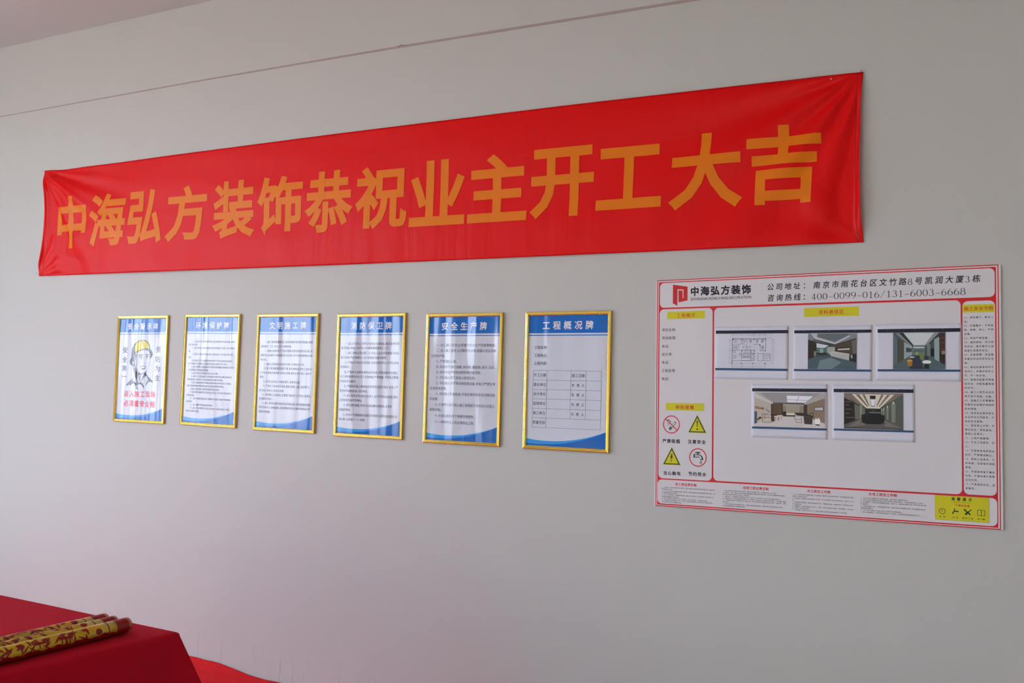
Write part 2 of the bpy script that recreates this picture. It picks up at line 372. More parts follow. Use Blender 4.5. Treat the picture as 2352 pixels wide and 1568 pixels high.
RULES = '''01、规范施工，配证上
岗。
02、衣着整齐，不穿拖
鞋、短裤、背心、严禁
赤膊。
03、现场严禁吸烟。
04、临时用电、用水规
范安全，每天离开工地
检查水电是否安全。
05、安装塑钢、防盗窗
等高空作业时系好安全
带。
06、电动机械使用时不
准对人，并做好防护工
作，不一机多用。
07、电源应配备专用插
板开关、并配有漏电保
护开关。
08、施工人员作业应注
意不损坏电路、水路。
09、如施工人员需离地
较高作业应做好相应的
防护措施。
10、如有安全事故发生
应及时与公司联系，并
送伤员去医院。
11、语言举止文明，不
得与业主、其他班组、
管理人员争吵。
12、工地严禁赌博。
13、不在工地做饭、住
人。
14、不得使用电炉和太
阳灯，严禁使用明火。
15、保持工地清洁、工
完地清，垃圾每天袋装
清理。
16、不得接受客户赠送
东西，不得向客户索要
任何东西。
17、严禁酒后作业，违
者重罚。'''.split('\n')
D1 = '''1、工程施工人员必须提高做好安全措施，保证工程质量工期和服务全面好团队人员，确保安全，
质量完成生产任务。
2、进入施工现场必须佩戴安全用品，做手套，电焊及电缆的作业按规程及配带安全器具，在
公司管理规章流程安全操作。
3、进入工地的操作者一定要戴好安全帽，确保工必须在技术工人指导带领下方可进行工作，
按规范步骤确认方可单独操作。
4、架空工作操作时候需梯子需二人互助作业，梯子上要防滑，下端要有人扶稳。
5、严格按规范进行有质量工作业，达到本工种规范标准要求，做到与其他工种相互配合，
并做到互相支持与工程顺利的问题。'''.split('\n')
D2 = '''1、施工过程中高度做好安全生产规范，做到必须按规定地点，达到要求的进入工作场所。
2、香蕉水，汽油，酒精，各类油漆等易燃易爆物品放置在通风好安全处，并有专人看管使用严格管理，
每天结余油漆送至指定专人负责，杜绝浪费。
3、油漆作业，凡高度要求在规操作应必须二人或二人以上同时施工并做好安全措施好安全带。
4、喷漆作业时，先检查机器安全运转工作，在使用一次前清理，确保接头做好位置，气压装置干燥漏
气，电源要检查正常，周围无火种，戴好口罩，空气流动等条件具备后方可进行操作，如有故障，严禁
继续作业。
5、油漆工在规范进行有质量工作业，达到本工种规范标准要求，做到与其它工种相互配合的要求，
并做好周围配合解决工程顺利的问题。'''.split('\n')
D3 = '''1、木工工作场地应当有消防设备，严禁吸烟，做到产生火源的带电作业，无人周围必须严格禁
用烟火，做到安全防范。
2、不熟悉木工机械的人禁止使用木工机械，木工机械装置上的安全警戒红线，不得小于50公
分。
3、手推刨料时需谨慎，每当木料推过刨刀时，应戴推棒取送，长短刨料时，应由操作者有专
责，确保安全。
4、截锯锯料，长料须要离锯三寸以上，下离三寸应用手推棒进行操作，使用锯锯料，木料紧固
后，锯身上面不得有杂物。
5、木工机械，每班必须大修一次，发现在使用中有异声及故障应即停止，做好修复。'''.split('\n')
D4 = '''1、水电工进场时需确认实际电路布置图，发现电路不符要及时报告。
2、水电工进场时需确认实际施工现场的电路和水路改造要求，严格按照要求施工方式施工。
3、排立管路平，电缆及穿线管要横平竖直，横流水平，配线内不得有水泥，不得外露电线电缆
外在裸露作。
4、电线安装要求分色，水管安装要求分布，强弱电改造必须按规范分离，电工线路改造必须
按规定相近重复分。
5、水电工施工过程中不得施工延误，同时也不得浪费材料。
6、施工过程要规范，必须按照规定的施工工艺进行，不得随意更改任意改变施工工艺。'''.split('\n')
BANNER = '中海弘方装饰恭祝业主开工大吉'
BB, TB, SB = .028, .022, .004      # stroke weights: banner, titles, body
prewarm([(c, BB, 3) for c in BANNER] + [(c, SB, 2) for c in sorted(set(''.join(T2+T3+T4+T5)))] + [(c, .008, 1) for c in sorted(set(''.join(D1+D2+D3+D4)))] + [(c, .010, 2) for c in sorted(set(''.join(RULES)))])

# ------------------------------------------------------------------ red banner
XL, XR = -5.802, -.878
TOPC = [(-5.81, 1.2561), (-5.6087, 1.2475), (-4.7378, 1.2525), (-3.5643, 1.2582), (-2.4577, 1.2584), (-2.0304, 1.2568), (-.9538, 1.2465), (-.87, 1.2485)]
BOTC = [(-5.81, .6001), (-5.7223, .5986), (-4.606, .595), (-3.4717, .5918), (-2.4482, .5916), (-1.3498, .5930), (-.87, .5955)]
def sstep(a, b, x):
    t = max(0, min(1, (x-a)/(b-a))); return t*t*(3-2*t)
def fan(x, z, cx, cz, sgn, amp, reach, k, ph, smin=.03):
    dx = abs(x-cx); dz = (cz-z)*sgn; r = math.hypot(dx, dz)+1e-6; th = math.atan2(max(dz, 0), dx)
    return amp*min(1, r/.15)*math.exp(-(r/reach)**1.3)*math.sin(k*th+ph)
def bdisp(x, z):
    """how far the cloth stands off the wall"""
    h = .013
    h += fan(x, z, -5.80, 1.256, 1, .018, .95, 5, -1.4)
    h += fan(x, z, -5.80, 1.256, 1, .006, .95, 15, .4)
    h += fan(x, z, -5.80, 1.256, 1, .0045, .5, 34, 1.9)
    h += fan(x, z, -5.80, .600, -1, .005, .8, 12, 2.2)
    h += fan(x, z, -.88, 1.248, 1, .009, 1.3, 16, .2)
    h += fan(x, z, -.88, .596, -1, .004, .6, 9, 1.0)
    h += .0035*noise.noise(Vector((x*1.3, z*6.5+x*.5, 3)))+.0018*noise.noise(Vector((x*9, z*2.2, 8)))*(.4+sstep(1.0, .62, z))
    e = min(abs(x-XL), abs(XR-x))
    v = (z-.598)/.655; mid = max(0, 4*v*(1-v))
    # side hems lift towards the room
    h += .034*mid**.6*sstep(.045, .0, x-XL) + .022*(mid**.5)*sstep(.030, .0, XR-x) - .008*sstep(.11, .05, abs(XR-.02-x))*mid
    h = max(h, .0035)
    # pinned corners
    for cx, cz in ((XL, 1.25), (XL, .6), (XR, 1.25), (XR, .6)):
        d = math.hypot(x-cx, z-cz); h = h*(1-math.exp(-(d/.05)**2)) + .0035*math.exp(-(d/.05)**2)
    return h
def bmap(u, v):
    x = XL+(XR-XL)*u; zt = interp(TOPC, x); zb = interp(BOTC, x); z = zb+(zt-zb)*v
    bow = 4*v*(1-v); x += .037*bow*max(0, 1-u*12) - .010*bow*max(0, 1-(1-u)*12) + (.012*(1-v)-.004)*max(0, 1-(1-u)*10)
    return x, z
ban = tag(empty('banner', (-3.34, 0, H+.60)), 'long red cloth banner with fourteen big orange Chinese characters pinned high on the white wall', 'banner')
OB = Vector((-3.34, 0, H+.60))
def bp(u, v):
    x, z = bmap(u, v); return Vector((x, -bdisp(x, z), H+z))-OB
us = [0, .001, .002, .003, .0045, .006, .008, .010, .013]+[.013+(.985-.013)*k/420 for k in range(1, 421)]+[.987, .9885, .990, .9915, .993, .9945, .996, .9975, .999, 1]
NV = 64; V = []; F = []
for j in range(NV+1):
    for u in us: V.append(bp(u, j/NV))
nu = len(us)
for j in range(NV):
    for i in range(nu-1): a = j*nu+i; F.append((a, a+1, a+nu+1, a+nu))
cl = link('cloth', V, F, M_RED, ban, True)
sd = cl.modifiers.new('thick', 'SOLIDIFY'); sd.thickness = .0006; sd.offset = -1
# lettering printed on the cloth, following its folds
ink = Ink(0)
for i, ch in enumerate(BANNER):
    x0 = -5.643+i*(4.318/13)
    x1 = x0+(.316 if ch not in '中弘' else .284)
    if ch == '中': x0, x1 = -5.643, -5.358
    if ch == '工': x0, x1 = -1.992, -1.688
    if ch == '吉': x0, x1 = -1.326, -1.034
    if ch == '弘': x0, x1 = -4.99, -4.706
    if ch == '海': x0, x1 = -5.328, -5.012
    if ch == '方': x0, x1 = -4.68, -4.36
    z0, z1 = .759, 1.071
    if ch == '工': z0, z1 = .779, 1.047
    ink.box_glyph(ch, x0, x1, z0, z1, M_ORANGE, BB, 3)
me = bpy.data.meshes.new('lettering')
from mathutils.geometry import delaunay_2d_cdt
faces = {}
for f in ink.F: faces.setdefault(int((ink.V[f[0]][0]+5.65)/.3321), []).append(f)
LV = []; LF = []
for key, fs in faces.items():
    use = sorted({i for f in fs for i in f}); ix = {a: b for b, a in enumerate(use)}; pts = [Vector((ink.V[i][0], ink.V[i][2])) for i in use]
    xs_ = [p.x for p in pts]; zs_ = [p.y for p in pts]; n_ = len(pts)
    ed_ = {tuple(sorted((ix[f[q_]], ix[f[(q_+1) % len(f)]]))) for f in fs for q_ in range(len(f))}
    ov, oe, of, a_, b_, c_ = delaunay_2d_cdt(pts, sorted(ed_), [], 0, 2e-5, True)
    cells = {}                                   # keep the triangles whose middle lies inside a stroke
    for f in fs:
        P_ = [pts[ix[i]] for i in f]
        for q_ in range(1, len(P_)-1):
            tr_ = (P_[0], P_[q_], P_[q_+1])
            for cx_ in range(int(min(p.x for p in tr_)/.02)-1, int(max(p.x for p in tr_)/.02)+1):
                for cz_ in range(int(min(p.y for p in tr_)/.02)-1, int(max(p.y for p in tr_)/.02)+1): cells.setdefault((cx_, cz_), []).append(tr_)
    def inside(p):
        for a, b, c in cells.get((math.floor(p.x/.02), math.floor(p.y/.02)), ()):
            d1, d2, d3 = (b-a).cross(p-a), (c-b).cross(p-b), (a-c).cross(p-c)
            if abs(d1)+abs(d2)+abs(d3) > 1e-9 and (min(d1, d2, d3) > -2e-7 or max(d1, d2, d3) < 2e-7): return True
        return False
    of = [f for f in of if inside((ov[f[0]]+ov[f[1]]+ov[f[2]])/3)]
    o_ = len(LV)
    for v in ov: LV.append((v.x, 0, v.y))
    for f in of:
        a, b, c = (ov[k_] for k_ in f[:3]); LF.append([o_+k_ for k_ in (f if (b-a).cross(c-a) > 0 else list(reversed(f)))])
bm = bmesh.new(); vv = [bm.verts.new(c) for c in LV]
for f in LF: bm.faces.new([vv[k_] for k_ in f])
for it in range(7):      # even out the triangles so that the print can follow the folds
    le = [e for e in bm.edges if e.calc_length() > .017]
    if not le: break
    bmesh.ops.subdivide_edges(bm, edges=le, cuts=1); bmesh.ops.triangulate(bm, faces=[f for f in bm.faces if len(f.verts) > 3])
bmesh.ops.beautify_fill(bm, faces=bm.faces, edges=bm.edges)
for v in bm.verts: v.co = Vector((v.co.x, -bdisp(v.co.x, v.co.z)-.0012, H+v.co.z))-OB
for f in bm.faces:
    f.normal_update()
    if f.normal.y > 0: f.normal_flip()
bm.to_mesh(me); bm.free(); LF = me.polygons
me.polygons.foreach_set('use_smooth', [True]*len(LF)); me.update(); me.materials.append(M_ORANGE)
lo = bpy.data.objects.new('lettering', me); COL.objects.link(lo); lo.parent = ban; tag(lo, 'orange printed lettering reading 中海弘方装饰恭祝业主开工大吉')
# stitched hems at both ends
for u in (.0078, .9958):
    V = []; F = []
    for j in range(65):
        for du in (-.00018, .00018):
            p = bp(u+du, j/64); p.y -= .0012; V.append(p)
    for j in range(64): F.append((2*j, 2*j+1, 2*j+3, 2*j+2))
    link('hem_stitch', V, F, M_THREAD, ban)
def nail(parent, x, z, y0=-.004, ln=.020, tilt=(.0, .4), r=.0011, m=M_STEEL):
    a = Vector((x, y0+.006, z)); d = Vector((tilt[0], -1, tilt[1])).normalized()
    q = MB(); q.tube(a, a+d*ln, r, 8); q.tube(a+d*ln, a+d*(ln+.0012), r*2.6, 10); return q.build('nail', m, parent, False)
for x, z, tl in ((XL+.006, 1.250, (-.9, .35)), (XL+.004, .612, (-1.0, .5)), (XR-.012, 1.243, (.2, .4)), (XR-.010, .612, (-.3, .9)), (-1.0, 1.238, (.1, -.5))):
    nail(ban, x-OB.x, H+z-OB.z, -.010, .016, tl)

# ------------------------------------------------------------------ framed notices
PW, PH, IW, IH = .420, .606, .3880, .5816
PROF = [(0, 0), (0, .0095), (.0018, .0125), (.0042, .0130), (.0056, .0105), (.0068, .0105), (.0082, .0125), (.0108, .0128), (.0124, .0100), (.0134, .0100), (.0146, .0085), (.0165, .0070), (.0165, .0030)]
RAILS = {}
def rail_mesh(which):
    if which in RAILS: return RAILS[which]
    L2 = (PW if which in 'tb' else PH)/2; V = []; F = []; n = len(PROF)
    for e in (-1, 1):
        for u, h in PROF:
            a = e*(L2-u)
            if which == 't': V.append((a, -h, PH/2-u))
            if which == 'b': V.append((-a, -h, -PH/2+u))
            if which == 'l': V.append((-PW/2+u, -h, a))
            if which == 'r': V.append((PW/2-u, -h, -a))
    for k in range(n-1): F.append((k, k+1, n+k+1, n+k))
    F += [tuple(range(n-1, -1, -1)), tuple(range(n, 2*n))]
    me = bpy.data.meshes.new('frame_rail'); me.from_pydata(V, [], F); me.materials.append(M_GOLD); me.update(); RAILS[which] = me; return me
def wave(t, top):   # x from -.194..194
    P = [(-.194, -.2565), (-.150, -.2618), (-.110, -.2640), (-.060, -.2640), (-.0107, -.2612), (.03, -.2567), (.062, -.2512), (.10, -.2435), (.1334, -.2350), (.165, -.2255), (.194, -.2150)]
    D = [(-.194, -.2765), (-.150, -.2785), (-.110, -.2788), (-.070, -.2778), (-.0349, -.2750), (.0, -.2705), (.0382, -.2637), (.08, -.2542), (.1146, -.2450), (.155, -.2310), (.194, -.2160)]
    return P if top else D
HEADS = ['安全警示牌', '环境保护牌', '文明施工牌', '消防保卫牌', '安全生产牌', '工程概况牌']
POS = [(-4.8324, .0444, .0044), (-4.2822, .0488, -.0027), (-3.7384, .0469, .0009), (-3.1939, .0438, .0054), (-2.6522, .0405, .0057), (-2.1120, .0435, .0080)]
LABELS = ['gold framed safety warning sign with a drawn worker in a yellow hard hat',
          'gold framed blue and white sign headed 环境保护牌, closely printed, right of the hard hat sign',
          'gold framed blue and white sign headed 文明施工牌, third from the left',
          'gold framed blue and white sign headed 消防保卫牌, fourth from the left',
          'gold framed blue and white sign headed 安全生产牌 with a list of eleven rules',
          'gold framed blue and white sign headed 工程概况牌 with an empty ruled table']
def worker(k):
    """the drawn worker; traced in its own units and set into the notice"""
    def P(pts):  # crop pixels -> local
        out = []
        for x, y in pts:
            out.append((-.0089+(x-490)/1000*.3935+(y-95)/1000*.0155, .1647-(y-95)/1000*.2850+(x-490)/1000*.0225))
        return out
    B, Y, W_, G = F_BLACK, F_YEL, F_WHITE, F_HAZE
    d = .00004
    k.poly(P([(490, 92), (560, 98), (625, 135), (660, 190), (678, 285), (715, 330), (735, 400), (715, 450), (672, 490), (655, 560), (640, 640), (605, 730), (585, 800), (430, 960), (405, 990), (385, 940), (365, 800), (345, 720), (310, 600), (290, 580), (255, 560), (243, 500), (262, 460), (285, 435), (290, 330), (300, 250), (340, 170), (400, 115), (450, 98)]), B, d)
    k.poly(P([(492, 104), (545, 108), (600, 135), (638, 190), (662, 280), (600, 262), (535, 268), (450, 290), (370, 335), (355, 290), (362, 200), (384, 160), (430, 118)]), Y, 2*d)
    k.poly(P([(365, 355), (440, 322), (530, 296), (600, 300), (655, 330), (668, 380), (672, 470), (655, 560), (640, 640), (605, 715), (560, 752), (520, 765), (470, 752), (430, 720), (395, 640), (372, 540), (385, 450), (400, 370)]), W_, 2*d)
    k.line(P([(318, 405), (350, 375), (400, 335), (470, 296), (540, 278), (610, 276), (670, 300)]), .0022, W_, 3*d)
    k.line(P([(355, 392), (358, 500), (375, 600), (400, 690), (430, 742)]), .0050, W_, 3*d)
    k.line(P([(372, 400), (374, 500), (390, 600), (412, 680), (440, 735)]), .0012, B, 4*d)
    k.line(P([(482, 105), (520, 160), (545, 215), (556, 262)]), .0016, B, 3*d); k.line(P([(505, 105), (540, 155), (565, 210), (574, 262)]), .0012, B, 3*d)
    for pts, wd in (([(440, 405), (480, 385), (530, 395)], .0050), ([(580, 400), (620, 388), (655, 408)], .0045), ([(440, 440), (475, 415), (520, 432)], .0030), ([(582, 440), (615, 420), (655, 440)], .0030),
                    ([(450, 460), (490, 475), (520, 455)], .0014), ([(590, 470), (625, 482), (655, 460)], .0014), ([(545, 430), (530, 490), (505, 540), (520, 570)], .0010), ([(545, 575), (570, 570), (578, 550)], .0014),
                    ([(480, 632), (525, 612), (560, 618), (600, 640)], .0034), ([(500, 655), (530, 678), (580, 660)], .0060), ([(645, 640), (665, 540)], .0014)):
        k.line(P(pts), wd, B, 3*d)
    for x in (494, 615): k.disc(*P([(x, 442)])[0], .0042, .0042, B, 4*d)
    k.poly(P([(300, 510), (335, 520), (330, 575), (305, 560)]), W_, 3*d); k.line(P([(330, 600), (350, 640)]), .0040, W_, 3*d); k.line(P([(312, 522), (322, 545), (315, 560)]), .0016, B, 4*d)
    # collar and shoulders
    k.poly(P([(365, 790), (300, 850), (240, 905), (185, 955), (178, 985), (205, 988), (245, 965), (265, 985), (290, 960), (330, 950), (375, 985), (385, 1040), (410, 990), (392, 940), (385, 840)]), B, d)
    k.poly(P([(300, 862), (365, 800), (388, 880), (392, 950), (340, 905)]), W_, 2*d); k.line(P([(240, 970), (270, 900), (300, 870)]), .0024, W_, 2*d)
    k.poly(P([(435, 790), (520, 775), (560, 770), (520, 850), (440, 960), (418, 880)]), W_, 2*d); k.poly(P([(455, 790), (490, 790), (478, 870), (462, 925), (442, 870)]), G, 3*d)
    k.poly(P([(405, 990), (480, 930), (520, 950), (560, 1045), (545, 1050), (495, 985), (450, 965), (425, 985)]), B, d)
    k.poly(P([(560, 770), (598, 770), (640, 830), (700, 890), (738, 935), (735, 952), (690, 935), (640, 940), (610, 990), (595, 1025), (600, 960), (635, 890), (615, 830)]), B, d)
    k.line(P([(600, 780), (560, 850), (500, 905), (440, 960)]), .0018, B, 2*d); k.ring(*P([(408, 1048)])[0], .0030, .0072, B, 2*d, 16)
for i in range(6):
    cx, cz, a = POS[i]
    t = tag(empty('framed_sign', (cx, -.0005, H+cz), (0, -a, 0)), LABELS[i], 'sign', 'gold framed signs in a row under the banner')
    for wch in 'tblr':
        o = bpy.data.objects.new('frame_rail', rail_mesh(wch)); COL.objects.link(o); o.parent = t
    MB().box(-IW/2-.008, IW/2+.008, -.0028, -.0003, -IH/2-.008, IH/2+.008).build('backing_board', M_BACK, t)
    sh = MB().box(-IW/2-.001, IW/2+.001, -.0045, -.0029, -IH/2-.001, IH/2+.001).build('print_sheet', F_WHITE, t)
    k = Ink(-.0047)
    k.rect(-.194, .194, .2085, .2908, F_BLUE)
    k.rect(-.194, .194, .1968, .2010, F_BLUE)
    k.build('title_band', sh)
    k = Ink(-.0047); tp = wave(0, 1); dk = wave(0, 0)
    k.poly(tp+[(.194, -.2908), (-.194, -.2908)], F_LBLUE); k.poly(dk+[(.194, -.2908), (-.194, -.2908)], F_BLUE, .00015)
    k.build('wave_band', sh)
    k = Ink(-.0051); k.spread(HEADS[i], -.1262, .1245, .2248, .2605, F_PALE, TB, 3); k.build('title_lettering', sh)
    k = Ink(-.0050)
    pt = .01497
    if i == 0:
        worker(k); k.build('worker_drawing', sh); k = Ink(-.0050)
        for ch, z1, z0 in zip('安全第一', (.1252, .0700, .0197, -.0418), (.0892, .0364, -.0139, -.0472)): k.box_glyph(ch, -.1603, -.1210, z0, z1, F_BLACK, TB)
        for ch, z1, z0 in zip('预防为主', (.1285, .0760, .0230, -.0299), (.0933, .0394, -.0121, -.0632)): k.box_glyph(ch, .1135, .1555, z0, z1, F_TEXT, .012)
        k.rect(.1330, .1345, -.0830, -.0790, F_TEXT)
        k.build('side_lettering', sh); k = Ink(-.0050)
        k.spread('进入施工现场', -.1322, .1265, -.1588, -.1245, F_REDI, TB+.006, 2); k.spread('必须戴安全帽', -.1305, .1262, -.2132, -.1785, F_REDI, TB+.006, 2)
        k.build('red_lettering', sh)
    elif i == 5:
        for s_, z1, z0 in (('工程名称:', .1526, .1379), ('工程地点:', .1179, .1024), ('工程内容:', .0829, .0682)): k.text(s_, -.1648, (z0+z1)/2, .0158, F_TEXT, .98, bold=.010); k.build('field_label', sh); k = Ink(-.0050)
        zr = [.0440, .0012, -.0400, -.0813, -.1237, -.1647, -.2065]; lw = .0011; xs = [-.1675, -.0975, .0203, .0942, .1672]
        for z in zr: k.rect(xs[0], xs[-1], z-lw/2, z+lw/2, F_TEXT)
        for n_, x in enumerate(xs): k.rect(x-lw/2, x+lw/2, zr[-1] if n_ in (0, 1, 4) else zr[-2], zr[0], F_TEXT, .00005)
        k.build('ruled_table', sh); k = Ink(-.0050)
        for n_, s_ in enumerate(('开工日期', '建设单位', '设计单位', '监理单位', '施工单位', '质量目标')):
            zc_ = (zr[n_]+zr[n_+1])/2+.001; k.text(s_, -.1648, zc_, .0160, F_TEXT, .98, bold=.010)
        k.text('竣工日期', .0243, .0232, .0160, F_TEXT, .98, bold=.010)
        for n_ in range(1, 5):
            for c_, x in zip('负责人', (.0250, .0490, .0735)): k.text(c_, x, (zr[n_]+zr[n_+1])/2, .0150, F_TEXT, .98, bold=.010)
        k.build('table_lettering', sh)
    else:
        T, ZZ = {1: (T2, Z2), 2: (T3, Z3), 3: (T4, Z4), 4: (T5, Z5)}[i]
        cnm = '一二三四五六七八九十'
        for s_, z in zip(T, ZZ):
            first = '、' in s_[:3] and s_[0] in cnm
            x0 = {1: (-.146, -.1735), 2: (-.1557, -.1805), 3: (-.1595, -.1850), 4: (-.1508, -.1808)}[i][0 if first else 1]
            u = sum(units(c) for c in s_); xr = {1: .1765, 2: .1745, 3: .1750, 4: .1780}[i]
            p_ = {1: .01105, 2: .01345, 3: .01380, 4: .01497}[i]
            if x0+u*p_ > xr-.9*p_: p_ = (xr-x0)/u
            k.text(s_, x0, z, p_, F_TEXT, .98, sh=min(p_*1.02, .0152), bold=SB)
        k.build('body_lettering', sh)
    j = random.Random(i)
    nail(t, -.183+j.uniform(-.004, .004), .2855, -.009, .020, (.55, .12)); nail(t, .170+j.uniform(-.012, .004), .2855, -.009, .020, (-.75, .15))

# ------------------------------------------------------------------ information board
bc = (-1.0423, .0171); ba = .0195; BWd, BHt = 1.3082, .9291
T = .0055
board = tag(empty('notice_board', (bc[0], -.0005, H+bc[1]), (0, -ba, 0)), 'large white foam notice board with red borders, company logo and warning symbols', 'notice board')
pan = bevel(MB().box(-BWd/2, BWd/2, -T, 0, -BHt/2, BHt/2).build('board_panel', B_WHITE, board), .0012, 2)
k = Ink(-T-.0002)
k.frame(-.6488, .6462, -.4640, .4668, .0034, B_RED)
k.rect(-.6415, .6380, -.4580, .4588, B_RED)
R_ = .0185; q = .0002
for x0, x1, z0, z1 in ((-.6362, .6338, .3520, .4550), (-.6366, -.4075, -.3503, .3455), (-.4008, .5213, -.3487, .3445), (.5272, .6338, -.3475, .3400), (-.6400, .6348, -.4532, -.3552)):
    k.rrect(x0, x1, z0, z1, R_, B_WHITE, q)
k.build('border_print', pan)
k = Ink(-T-.0006)
k.poly([(-.5789, .4465), (-.5149, .4358), (-.5151, .3791), (-.5539, .3722), (-.5549, .4216), (-.5370, .4203), (-.5366, .3893), (-.5331, .3893), (-.5328, .4246), (-.5590, .4263), (-.5591, .3585), (-.5789, .3690)], B_LOGO)
k.build('logo', pan)
k = Ink(-T-.0006)
k.spread('中海弘方装饰', -.5030, -.2490, .3975, .4325, B_BLACK, .040, 3)
# heavy latin line
def latin(k, body, x0, x1, z0, z1, m, bold=.0, res=2, tr=.04):
    X = 0; items = []
    for ch in body:
        if ch == ' ': X += .28; continue
        vs, fs = glyph(ch, bold, res); a = min(v[0] for v in vs); b = max(v[0] for v in vs); items.append((ch, X-a)); X += b-a+tr*2
    X -= tr*2; kx = (x1-x0)/X; vs, _ = glyph('H' if any(c.isalpha() for c in body) else '0', bold, res); h = max(v[1] for v in vs); lo_ = min(v[1] for v in vs); kz = (z1-z0)/(h-lo_)
    for ch, X in items: k.glyph_at(ch, x0+X*kx, z0-lo_*kz, kx, kz, m, bold, res)
latin(k, 'ZHONGHAI HONG FANG DECORATION', -.5022, -.2481, .3780, .3888, B_BLACK, .012)
k.build('company_lettering', pan)
# light roman numerals drawn as strokes with thick stems and fine serifs
def numeral(k, ch, x, z, w, h, m):
    n = []
    def arc(cx, cz, rx, rz, a0, a1, t0=.0021, seg=14):
        pts = []
        for s_ in range(seg+1):
            a = math.radians(a0+(a1-a0)*s_/seg); pts.append((cx+rx*math.cos(a), cz+rz*math.sin(a), a))
        for (xa, za, aa), (xb, zb, ab) in zip(pts, pts[1:]):
            t = .0009+t0*abs(math.cos((aa+ab)/2))**1.5; k.line([(x+xa*w, z+za*h), (x+xb*w, z+zb*h)], t, m)
    def ln(pts, t): k.line([(x+a*w, z+b*h) for a, b in pts], t, m)
    if ch == '0': arc(.5, .5, .43, .48, 0, 360)
    elif ch == '1': ln([(.52, .02), (.52, .98)], .0028); ln([(.22, .80), (.52, .97)], .0012); ln([(.22, .03), (.82, .03)], .0013)
    elif ch == '3': arc(.46, .76, .33, .22, 150, -90); arc(.46, .29, .41, .27, 90, -160)
    elif ch == '4': ln([(.66, .0), (.66, .98)], .0028); ln([(.66, .96), (.06, .30)], .0013); ln([(.04, .28), (.96, .28)], .0016)
    elif ch == '6': arc(.5, .31, .42, .29, 0, 360); arc(.98, .36, .90, .62, 178, 108, .0015)
    elif ch == '9': arc(.5, .69, .42, .29, 0, 360); arc(.02, .64, .90, .62, -2, -72, .0015)
    elif ch == '8': arc(.5, .75, .34, .23, 0, 360, .0016); arc(.5, .27, .42, .27, 0, 360)
    elif ch == '-': ln([(.08, .38), (.92, .38)], .0014)
    elif ch == '/': ln([(.0, -.10), (.95, 1.08)], .0014)
k = Ink(-T-.0006)
k.text('公司地址', -.1890, .4203, .0346, B_BLACK, .80, .0285, bold=.016, res=3, shear=.12); k.text('：', -.0480, .4203, .0346, B_BLACK, .80, .0285, bold=.016)
k.build('address_lettering', pan); k = Ink(-T-.0006)
k.text('咨询热线', -.1878, .3768, .0346, B_BLACK, .80, .0285, bold=.016, res=3, shear=.12); k.text('：', -.0480, .3768, .0346, B_BLACK, .80, .0285, bold=.016); k.build('phone_lettering', pan); k = Ink(-T-.0006)
x = -.0085
for ch in '南京市雨花台区文竹路8号凯润大厦3栋':
    if ch in '83': numeral(k, ch, x+.001, .4065, .0160, .0235, B_BLACK); x += .0205
    else: k.text(ch, x, .4200, .0346, B_BLACK, .80, .0285, bold=.016, res=3, shear=.12); x += .0349
k.build('address_lettering', pan)
k = Ink(-T-.0006)
PHONE = '400-0099-016/131-6003-6668'
adv = .5525/len(PHONE)
for n_, ch in enumerate(PHONE): numeral(k, ch, -.0119+n_*adv+.001, .3630, adv*.84, .0250, B_BLACK)
k.build('phone_lettering', pan)
d = .0003
for a, b, c_, e_, s_, x0, x1, z0, z1, w_ in ((-.6026, -.4394, .3040, .3348, '工程概况', -.5608, -.4815, .3100, .3262, .012), (-.0393, .1671, .2984, .3325, '资料悬挂区', .0163, .1122, .3067, .3232, .012),
        (.5282, .6318, .2987, .3271, '施工安全守则', .5321, .6286, .3056, .3200, .012), (-.6052, -.4414, -.0716, -.0407, '特别提醒', -.5634, -.4840, -.0656, -.0497, .020)):
    k = Ink(-T-.0006); k.rect(a, b, c_, e_, B_YEL); k.spread(s_, x0, x1, z0, z1, B_RTXT, w_, 2, d); k.build('yellow_heading', pan)
k = Ink(-T-.0006)
for s_, z in (('项目名称:', .2596), ('项目经理:', .2264), ('电话:', .1920), ('设计师:', .1588), ('电话:', .1252), ('工程监理:', .0917), ('电话:', .0580)): k = Ink(-T-.0006); k.text(s_, -.6268, z, .0149, B_TEXT, .92, bold=.014); k.build('field_label', pan)
for s_, x0, x1, z0, z1 in (('严禁吸烟', -.6198, -.5434, -.2048, -.1890), ('注意安全', -.5098, -.4336, -.2042, -.1884), ('当心触电', -.6149, -.5403, -.3354, -.3200), ('节约用水', -.5068, -.4308, -.3340, -.3180)):
    k = Ink(-T-.0006); k.spread(s_, x0, x1, z0, z1, B_BLACK, .030); k.build('symbol_caption', pan)
k = Ink(-T-.0006); e = .0001
def tri(cx, cz, s_, col, dy): h_ = s_*.93; r=[(cx-s_/2, cz), (cx+s_/2, cz), (cx, cz+h_)]; k.poly(r, col, dy)
def warn(cx, cz):  # yellow rim, dark triangle, yellow inside
    tri(cx, cz-.001, .0800, B_YEL, 0); tri(cx, cz+.0012, .0740, B_GREEN, e); tri(cx, cz+.0055, .0590, B_YEL, 2*e)
warn(-.4698, -.1598)
k.poly([(-.4720, -.1130), (-.4676, -.1130), (-.4688, -.1370), (-.4708, -.1370)], B_BLACK, 3*e); k.ring(-.4698, -.1135, 0, .0027, B_BLACK, 3*e, 10); k.ring(-.4698, -.1455, 0, .0033, B_BLACK, 3*e, 14)
k.build('caution_symbol', pan); k = Ink(-T-.0006); warn(-.5787, -.2935)
k.poly([(-.5790, -.2475), (-.5755, -.2475), (-.5773, -.2590), (-.5738, -.2582), (-.5795, -.2765), (-.5778, -.2755), (-.5815, -.2830), (-.5828, -.2748), (-.5812, -.2760), (-.5790, -.2655), (-.5853, -.2665)], B_BLACK, 3*e)
k.build('electric_shock_symbol', pan); k = Ink(-T-.0006)
